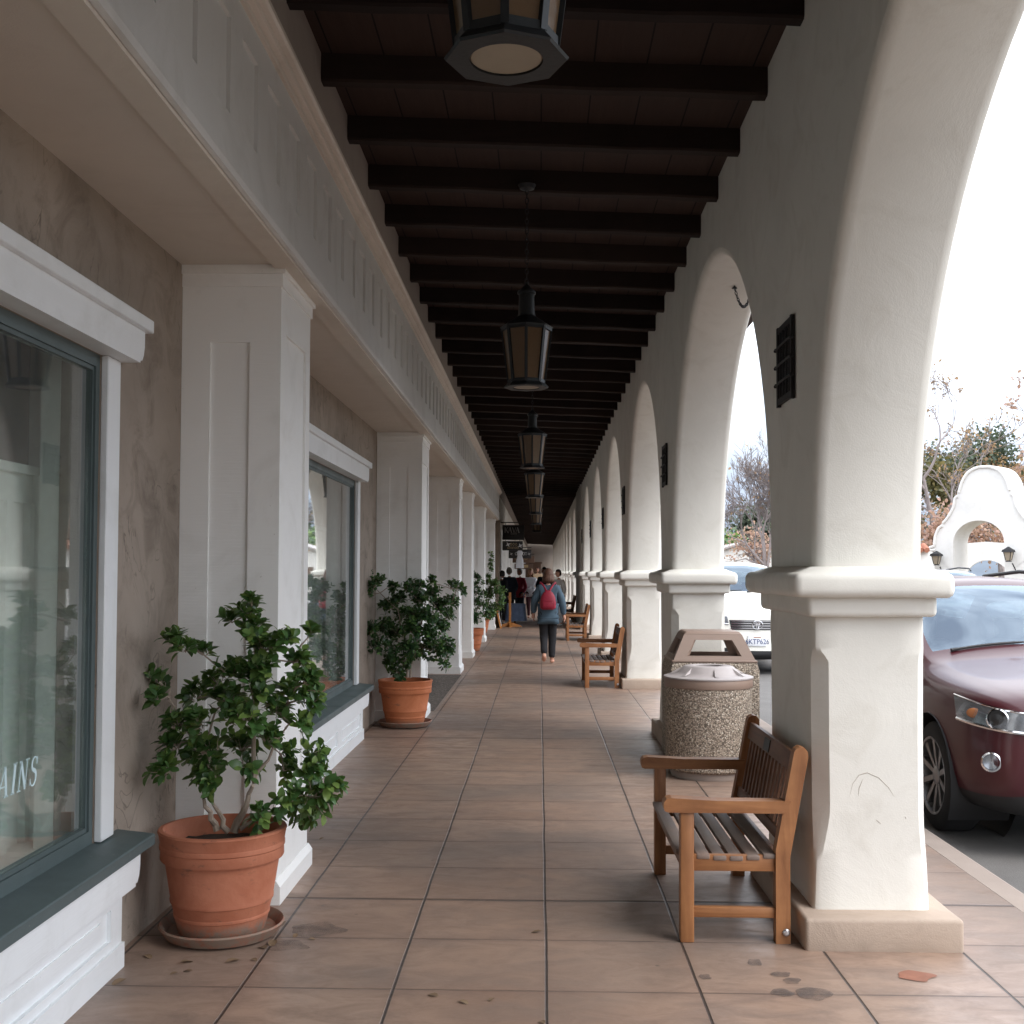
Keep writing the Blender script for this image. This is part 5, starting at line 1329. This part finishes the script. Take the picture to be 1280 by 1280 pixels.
# dress on a hanger outside the far shop
hd = thing('hanging_dress', 'pale dress hanging outside a far shop above the heads', 'dress', (-.78, 45., 1.75)); m = MB(); vs = []
for j, (z, hx, hy) in enumerate(((0,.16,.06), (.3,.14,.055), (.48,.09,.045), (.62,.12,.05), (.70,.05,.03))):
    for q in range(14): a = 2*pi*q/14; vs.append((hx*cos(a)*(1+.06*sin(5*a)), hy*sin(a), z))
m.add(vs, [(j*14+q, j*14+(q+1) % 14, (j+1)*14+(q+1) % 14, (j+1)*14+q) for j in range(4) for q in range(14)], 0, True); m.build('cloth', 'cloth_grey', hd)
m = MB(); m.tube([(-.1,0,.66), (0,0,.72), (.1,0,.66)], .008, 5); m.tube([(0,0,.72), (0,0,1.25), (-.45,0,1.25)], .008, 5); m.build('hanger', 'iron', hd)
# ------------------------------------------------------------------ mission gate, garden walls and trees across the street
GY = 40.
GA = radians(-43)
gate = thing('mission_gate', 'white bell-gabled gateway arch across the street', 'gateway', ((1232-VX)/F*GY, GY, 0), GA)
def gz(cy): return EYE-(440+cy/4.267-VY)/F*GY
def gx(cx): return (cx-435)/4.267/F*GY*1.08
def smooth_poly(pts, n=4):
    out = []
    for i in range(len(pts)-1):
        p0, p1, p2, p3 = pts[max(i-1,0)], pts[i], pts[i+1], pts[min(i+2, len(pts)-1)]
        for k in range(n):
            t = k/n; out.append(tuple(.5*((2*b)+(c-a)*t+(2*a-5*b+4*c-d)*t*t+(3*b-a-3*c+d)*t**3) for a, b, c, d in zip(p0, p1, p2, p3)))
    return out+[pts[-1]]
half = smooth_poly([(435,604),(395,607),(350,632),(320,682),(303,742)], 5)+smooth_poly([(302,756),(288,768),(279,815),(250,868),(222,902)], 4)+smooth_poly([(222,912),(203,928),(186,970),(180,1022)], 4)+[(158,1028),(158,1042),(184,1044)]
hp = [(gx(a), gz(b)) for a, b in half]; Lp = hp+[(gx(184), 0)]
aw = (530-280)/2/4.267/F*GY*1.08; acx = gx(405); zs = gz(1010); zap = gz(892)
arch_p = [(acx+aw, 0)]+[(acx+aw*cos(a), zs+(zap-zs)*sin(a)) for a in [pi*k/24 for k in range(25)]]+[(acx-aw, 0)]
outer = [(-x, z) for x, z in Lp[::-1]]+Lp[1:]     # right side up to the top, down the left
# face with an opening: one polygon that goes round both
def gate_face(y):
    return [(x, y, z) for x, z in outer], [(x, y, z) for x, z in arch_p]
def ring_solid(m, out2, in2, y0, y1, mi=0):
    """solid between an outer profile (right foot over the top to left foot) and an arch profile (right foot over to left foot)"""
    def resample(p, n):
        d = [0]; 
        for a, b in zip(p, p[1:]): d.append(d[-1]+sqrt((a[0]-b[0])**2+(a[1]-b[1])**2))
        r = []
        for k in range(n+1):
            t = d[-1]*k/n; i = 0
            while i < len(d)-2 and d[i+1] < t: i += 1
            f = (t-d[i])/max(1e-9, d[i+1]-d[i]); r.append((p[i][0]+(p[i+1][0]-p[i][0])*f, p[i][1]+(p[i+1][1]-p[i][1])*f))
        return r
    n = 160; A = resample(out2, n); Bv = resample(in2, n); N = n+1
    vs = [(x, y, z) for y in (y0, y1) for P in (A, Bv) for x, z in P]
    fs = []
    for k in range(n):
        a0, b0, a1, b1 = k, N+k, 2*N+k, 3*N+k
        fs += [(a0, a0+1, b0+1, b0), (a1, b1, b1+1, a1+1), (a0, a1, a1+1, a0+1), (b0, b0+1, b1+1, b1)]
    m.add(vs, fs, mi)
m = MB(); ring_solid(m, outer, arch_p, -.45, .75); m.build('wall', 'gate_white', gate)
m = MB()
def cope(p):   # moulding that follows the gable edge
    pts = [Vector((x, -.47, z)) for x, z in p]; m.tube(pts, .05, 6)
cope([(x+.05, z-.05) for x, z in hp[:20]]); cope([(x+.03, z-.03) for x, z in hp[21:37]]); cope([(x+.03, z-.02) for x, z in hp[38:54]])
cope([(-x-.05, z-.05) for x, z in hp[:20]]); cope([(-x-.03, z-.03) for x, z in hp[21:37]]); cope([(-x-.03, z-.02) for x, z in hp[38:54]])
m.build('moulding', 'gate_white', gate)
def wall_lamp(lx, lz, label):
    p = Vector(gate.location)+Matrix.Rotation(GA, 3, 'Z') @ Vector((lx, -.75, lz)); t = thing('wall_lantern', label, 'lantern', p, GA)
    m = MB(); m.frustum((0,0), (.07,.07), (.12,.12), -.16, .12); m.build('glass', 'opal', t)
    m = MB(); m.frustum((0,0), (.17,.17), (.15,.15), .12, .2); m.frustum((0,0), (.13,.13), (.02,.02), .2, .3); m.frustum((0,0), (.085,.085), (.05,.05), -.2, -.16)
    for sx in (-1,1):
        for sy in (-1,1): m.bar((sx*.07, sy*.07, -.16), (sx*.12, sy*.12, .12), .02, .02)
    m.tube([(.2,.28,-.55), (.2,.1,-.5), (.12,0,-.25)], .02, 6); m.tube([(0,.29,.2), (0,0,.2)], .02, 6); m.build('frame', 'iron', t)
wall_lamp(gx(552)+.1, gz(1080), 'wall lantern on the right side of the white gateway'); wall_lamp(gx(214), gz(1098), 'wall lantern on the left side of the white gateway')
gw = thing('garden_wall', 'white garden wall with red tile coping left of the gateway', 'wall', (11.6, 40.4, 0))
def tile_wall(t, x0, x1, y0, y1, z, org):
    m = MB(); m.box(x0, x1, y0, y1, -.14, z); m.v = [(a-org[0], b-org[1], c) for a, b, c in m.v]; m.build('wall', 'gate_white', t)
    m = MB(); along = (x1-x0) > (y1-y0); n = int(((x1-x0) if along else (y1-y0))/.22)
    for k in range(n):
        for r in range(2):
            if along:
                x = x0+.11+.22*k; yc = (y0+y1)/2; m.tube([(x-org[0], yc-org[1]-.42+.3*r*.0-.0, z+.06-.02), (x-org[0], yc-org[1], z+.22)], .1, 6); break
            else:
                y = y0+.11+.22*k; m.tube([((x0+x1)/2-org[0]-.42, y-org[1], z+.04), ((x0+x1)/2-org[0], y-org[1], z+.22)], .1, 6); break
    if along: m.prism([(y0-org[1]-.16, z+.001), (y1-org[1]+.16, z+.001), ((y0+y1)/2-org[1], z+.2)], 'X', x0-org[0], x1-org[0])
    m.build('coping', 'roof_tile', t)
tile_wall(gw, 9.6, 13.35, 40.2, 40.6, 2.36, (11.6, 40.4))
gr = thing('garden_wall', 'white garden wall with red tile coping right of the gateway', 'wall', (21, 40.4, 0)); tile_wall(gr, 17.4, 24, 40.2, 40.6, 2.75, (21, 40.4))
iw = thing('inner_arch', 'inner white wall with a low arch seen through the gateway', 'arch', (18.1, 47.5, 0), radians(-25))
o2 = [(3.5, -.14), (3.5, 2.5), (1.9, 2.75), (0, 2.9), (-1.9, 2.75), (-3.5, 2.5), (-3.5, -.14)]; a2 = [(.85*cos(pi*k/20)+.05, 1.3+.85*sin(pi*k/20)) for k in range(21)]; a2 = [(a2[0][0], -.14)]+a2+[(a2[-1][0], -.14)]
m = MB(); ring_solid(m, o2, a2, -.2, .2); m.build('wall', 'gate_white', iw)
# far cottage seen through the second arch
ck = thing('cottage', 'low white cottage with grey roof beyond the parked white car', 'house', (14.2, 82, 0))
m = MB(); m.box(-3.6, 3.6, 0, 5, -.14, 2.55); m.prism([(-3.6,2.55), (3.6,2.55), (0,3.6)], 'Y', 0, 5); m.build('wall', 'gate_white', ck)
m = MB()
for s in (-1, 1): m.prism([(0,3.62), (s*3.9,2.48), (s*3.9,2.6), (0,3.76)], 'Y', -.3, 5.3)
m.build('roof', 'lid_grey', ck); m = MB(); m.box(-1.7, -.7, -.03, -.002, .6, 1.9); m.build('window', 'sign_brown', ck)
ck2 = thing('outbuilding', 'flat white outbuilding behind the cottage', 'house', (18.5, 95, 0)); m = MB(); m.box(-7, 5, 0, 6, -.14, 3.6); m.build('wall', 'gate_white', ck2); m = MB(); m.box(-7.3, 5.3, -.3, 6.3, 3.6, 3.85); m.build('roof', 'roof_tile', ck2)

def tree(label, base, H, seed, mats, leafm, ln, lsz, lean=(0,0), spread=.55, levels=5, trunk_r=.16, first=.3, nb=(2,3), clump=0., ratio=.74, tmin=.009, group='trees across the street'):
    rnd = random.Random(seed); t = thing('tree', label, 'tree', base, 0, group); tr = MB(); br = MB(); fo = MB(); tips = []
    def grow(p, d, L, r, lv):
        n = 4; pts = [p]; dd = d.copy(); q = p.copy()
        for k in range(n):
            dd = (dd+Vector((rnd.gauss(0,.10), rnd.gauss(0,.10), rnd.gauss(.03,.06)))).normalized(); q = q+dd*(L/n); pts.append(q.copy())
        (tr if lv == 0 else br).tube(pts, [max(tmin, r*(1-.45*k/n)) for k in range(n+1)], 8 if lv < 2 else (5 if lv < 4 else 3), caps=lv < 2)
        if lv >= levels: tips.append((pts[-1], dd)); tips.append((pts[2], dd)); return
        for b in range(rnd.randint(*nb)+(1 if lv == 0 else 0)):
            a = rnd.uniform(.35, 1.)*spread*1.5; ax = dd.orthogonal().normalized(); ax.rotate(Matrix.Rotation(rnd.uniform(0, 2*pi), 3, dd)); nd = dd.copy(); nd.rotate(Matrix.Rotation(a, 3, ax))
            st = pts[-1] if b == 0 or rnd.random() < .5 else pts[rnd.randint(2, 3)]
            grow(st, nd, L*ratio*rnd.uniform(.8, 1.15), r*.58, lv+1)
    grow(Vector((0,0,-.1)), Vector((lean[0], lean[1], 1)).normalized(), H*first, trunk_r, 0)
    zt = max(p.z for p, d in tips); k = H/zt
    for mb in (tr, br): mb.v = [(x*k, y*k, z*k) for x, y, z in mb.v]
    for p, d in tips:
        p = p*k
        for q in range(ln if isinstance(ln, int) else (1 if rnd.random() < ln else 0)):
            o = Vector((rnd.gauss(0,1), rnd.gauss(0,1), rnd.gauss(0,1)))*(clump+.04); dv = Vector((rnd.gauss(0,1), rnd.gauss(0,1), rnd.gauss(-.2,1)))
            s = lsz*rnd.uniform(.6, 1.3); leaf(fo, p+o, dv, Vector((rnd.gauss(0,1), rnd.gauss(0,1), 1)), s, s*.7, .2)
    tr.build('trunk', mats[0], t); br.build('branch', mats[1], t)
    if fo.v: fo.build('crown', leafm, t, fix=False)
    return t
tree('pale leaning sycamore with bare twigs left of the gateway', at(1178, 740, 62)*1+Vector((0,0,-.5)), 13.4, 21, ('bark_pale', 'bark_grey'), 'leaf_autumn', 1, .17, (-.16, 0), .6, 7, .2, .24, (2,3), clump=.0, tmin=.013)
tree('olive green tree standing behind the white gateway', (25.6, 74, -.1), 10.2, 22, ('bark_grey', 'bark_grey'), 'leaf_olive', 22, .28, (0,0), .62, 5, .25, .28, clump=.42)
tree('dark pine-like tree behind the bare sycamore', (26.2, 82, -.1), 11.4, 23, ('bark_grey', 'bark_grey'), 'leaf_pine', 24, .28, (0,0), .6, 5, .28, .26, clump=.45)
tree('sycamore with rust red leaves at the right edge', (20.0, 46, -.1), 11.8, 24, ('bark_pale', 'bark_grey'), 'leaf_rust', 2, .17, (-.05,0), .66, 7, .2, .26, clump=.0, tmin=.012)
tree('golden brown tree right behind the gateway gable', (32., 80, -.1), 9.2, 25, ('bark_grey', 'bark_grey'), 'leaf_autumn', 20, .28, (0,0), .6, 5, .25, .28, clump=.45)
tree('low russet tree behind the tile-topped wall', (20.4, 58, -.1), 5.0, 26, ('bark_grey', 'bark_grey'), 'leaf_rust', 10, .2, (0,0), .65, 5, .14, .22, clump=.34)
tree('leafless tree with fine upswept twigs beyond the white car', at(962, 745, 66)*1, 9.6, 27, ('bark_grey', 'bark_grey'), 'leaf_autumn', .04, .2, (-.04, 0), .42, 7, .11, .16, (3,3), ratio=.80)
tree('round grey-green oak behind the leafless tree', (19.2, 104, -.1), 6.9, 28, ('bark_grey', 'bark_grey'), 'leaf_pine', 18, .4, (0,0), .65, 5, .3, .25, clump=.55)
tree('small rusty tree in front of the white cottage', (15.1, 76, -.1), 4.6, 29, ('bark_grey', 'bark_grey'), 'leaf_rust', 2, .24, (0,0), .65, 5, .12, .22, clump=.25)
tree('bright green bush at the left of the cottage', (15.3, 96, -.1), 4.6, 30, ('bark_grey', 'bark_grey'), 'leaf_shrub', 8, .35, (0,0), .7, 4, .12, .2, clump=.5)
SUN_E, SKY_S, CLOUD, EXPO = .6, .13, (10.5, 10.9, 11.6, 1), 1.42
# ------------------------------------------------------------------ camera, light, sky
cam = bpy.data.cameras.new('camera'); co = bpy.data.objects.new('camera', cam); COL.objects.link(co); S.camera = co
cam.sensor_fit = 'HORIZONTAL'; cam.sensor_width = 36; cam.lens = 36*F/1280; cam.clip_start = .05; cam.clip_end = 6000
pitch = radians(2.0); yaw = atan2(VX-640, F)
cam.shift_y = ((VY-640)-F*math.tan(pitch))/1280
co.matrix_world = Matrix.Translation((0,0,EYE)) @ Matrix.Rotation(yaw, 4, 'Z') @ Matrix.Rotation(pi/2+pitch, 4, 'X') @ Matrix.Rotation(.004, 4, 'Z')
EL, AZ = radians(48), radians(125)     # sun azimuth measured from +Y towards +X
sun = bpy.data.lights.new('sun', 'SUN'); sun.energy = SUN_E; sun.angle = radians(30); sun.color = (1., .97, .93)
so = bpy.data.objects.new('sun', sun); COL.objects.link(so)
d = Vector((sin(AZ)*cos(EL), cos(AZ)*cos(EL), sin(EL))); so.rotation_euler = (-d).to_track_quat('-Z', 'Y').to_euler(); so.location = d*60
W = bpy.data.worlds.new('World'); S.world = W; W.use_nodes = True
nt = W.node_tree; bg = nt.nodes['Background']
sky = nt.nodes.new('ShaderNodeTexSky'); sky.sky_type = 'NISHITA'; sky.sun_disc = False; sky.sun_elevation = EL; sky.sun_rotation = AZ
sky.air_density = 1.; sky.dust_density = 3.; sky.ozone_density = 1.
tc = nt.nodes.new('ShaderNodeTexCoord'); mp = nt.nodes.new('ShaderNodeMapping'); mp.inputs['Scale'].default_value = (1, 1, 2.6)
nt.links.new(tc.outputs['Generated'], mp.inputs['Vector'])
nz = nt.nodes.new('ShaderNodeTexNoise'); nz.inputs['Scale'].default_value = 2.6; nz.inputs['Detail'].default_value = 6; nz.inputs['Roughness'].default_value = .55
nt.links.new(mp.outputs[0], nz.inputs['Vector'])
rp = nt.nodes.new('ShaderNodeValToRGB'); rp.color_ramp.elements[0].position = .36; rp.color_ramp.elements[0].color = (.35,.35,.35,1)
rp.color_ramp.elements[1].position = .56; rp.color_ramp.elements[1].color = (.97,.97,.97,1); nt.links.new(nz.outputs[0], rp.inputs[0])
mx = nt.nodes.new('ShaderNodeMix'); mx.data_type = 'RGBA'; sp = nt.nodes.new('ShaderNodeSeparateXYZ'); nt.links.new(tc.outputs['Generated'], sp.inputs[0])
mr = nt.nodes.new('ShaderNodeMapRange'); mr.interpolation_type = 'SMOOTHSTEP'; nt.links.new(sp.outputs[2], mr.inputs['Value'])
mr.inputs['From Min'].default_value = .02; mr.inputs['From Max'].default_value = .26; mr.inputs['To Min'].default_value = .25; mr.inputs['To Max'].default_value = 1
mm = nt.nodes.new('ShaderNodeMath'); mm.operation = 'MULTIPLY'; nt.links.new(rp.outputs[0], mm.inputs[0]); nt.links.new(mr.outputs[0], mm.inputs[1])
nt.links.new(mm.outputs[0], mx.inputs[0]); nt.links.new(sky.outputs[0], mx.inputs[6]); mx.inputs[7].default_value = CLOUD
n2 = nt.nodes.new('ShaderNodeTexNoise'); n2.inputs['Scale'].default_value = 5; n2.inputs['Detail'].default_value = 5; nt.links.new(mp.outputs[0], n2.inputs['Vector'])
r2 = nt.nodes.new('ShaderNodeValToRGB'); r2.color_ramp.elements[0].position = .38; r2.color_ramp.elements[1].position = .62; nt.links.new(n2.outputs[0], r2.inputs[0])
m2 = nt.nodes.new('ShaderNodeMapRange'); m2.interpolation_type = 'SMOOTHSTEP'; nt.links.new(sp.outputs[2], m2.inputs['Value'])
m2.inputs['From Min'].default_value = .02; m2.inputs['From Max'].default_value = .30; m2.inputs['To Min'].default_value = 1; m2.inputs['To Max'].default_value = 0
m3 = nt.nodes.new('ShaderNodeMath'); m3.operation = 'MULTIPLY_ADD'; nt.links.new(r2.outputs[0], m3.inputs[0]); m3.inputs[1].default_value = .38; m3.inputs[2].default_value = .6
m4 = nt.nodes.new('ShaderNodeMath'); m4.operation = 'MULTIPLY'; nt.links.new(m3.outputs[0], m4.inputs[0]); nt.links.new(m2.outputs[0], m4.inputs[1])
mb_ = nt.nodes.new('ShaderNodeMix'); mb_.data_type = 'RGBA'; nt.links.new(m4.outputs[0], mb_.inputs[0]); nt.links.new(mx.outputs[2], mb_.inputs[6]); mb_.inputs[7].default_value = (1.55, 1.9, 2.65, 1)
nt.links.new(mb_.outputs[2], bg.inputs['Color']); bg.inputs['Strength'].default_value = SKY_S
S.render.engine = 'CYCLES'
S.view_settings.view_transform = 'Standard'; S.view_settings.look = 'None'; S.view_settings.exposure = EXPO; S.view_settings.gamma = 1
c = S.cycles; c.use_denoising = True; c.max_bounces = 12; c.diffuse_bounces = 7; c.glossy_bounces = 6; c.transmission_bounces = 6; c.transparent_max_bounces = 16
c.sample_clamp_indirect = 8; c.caustics_reflective = False; c.caustics_refractive = False
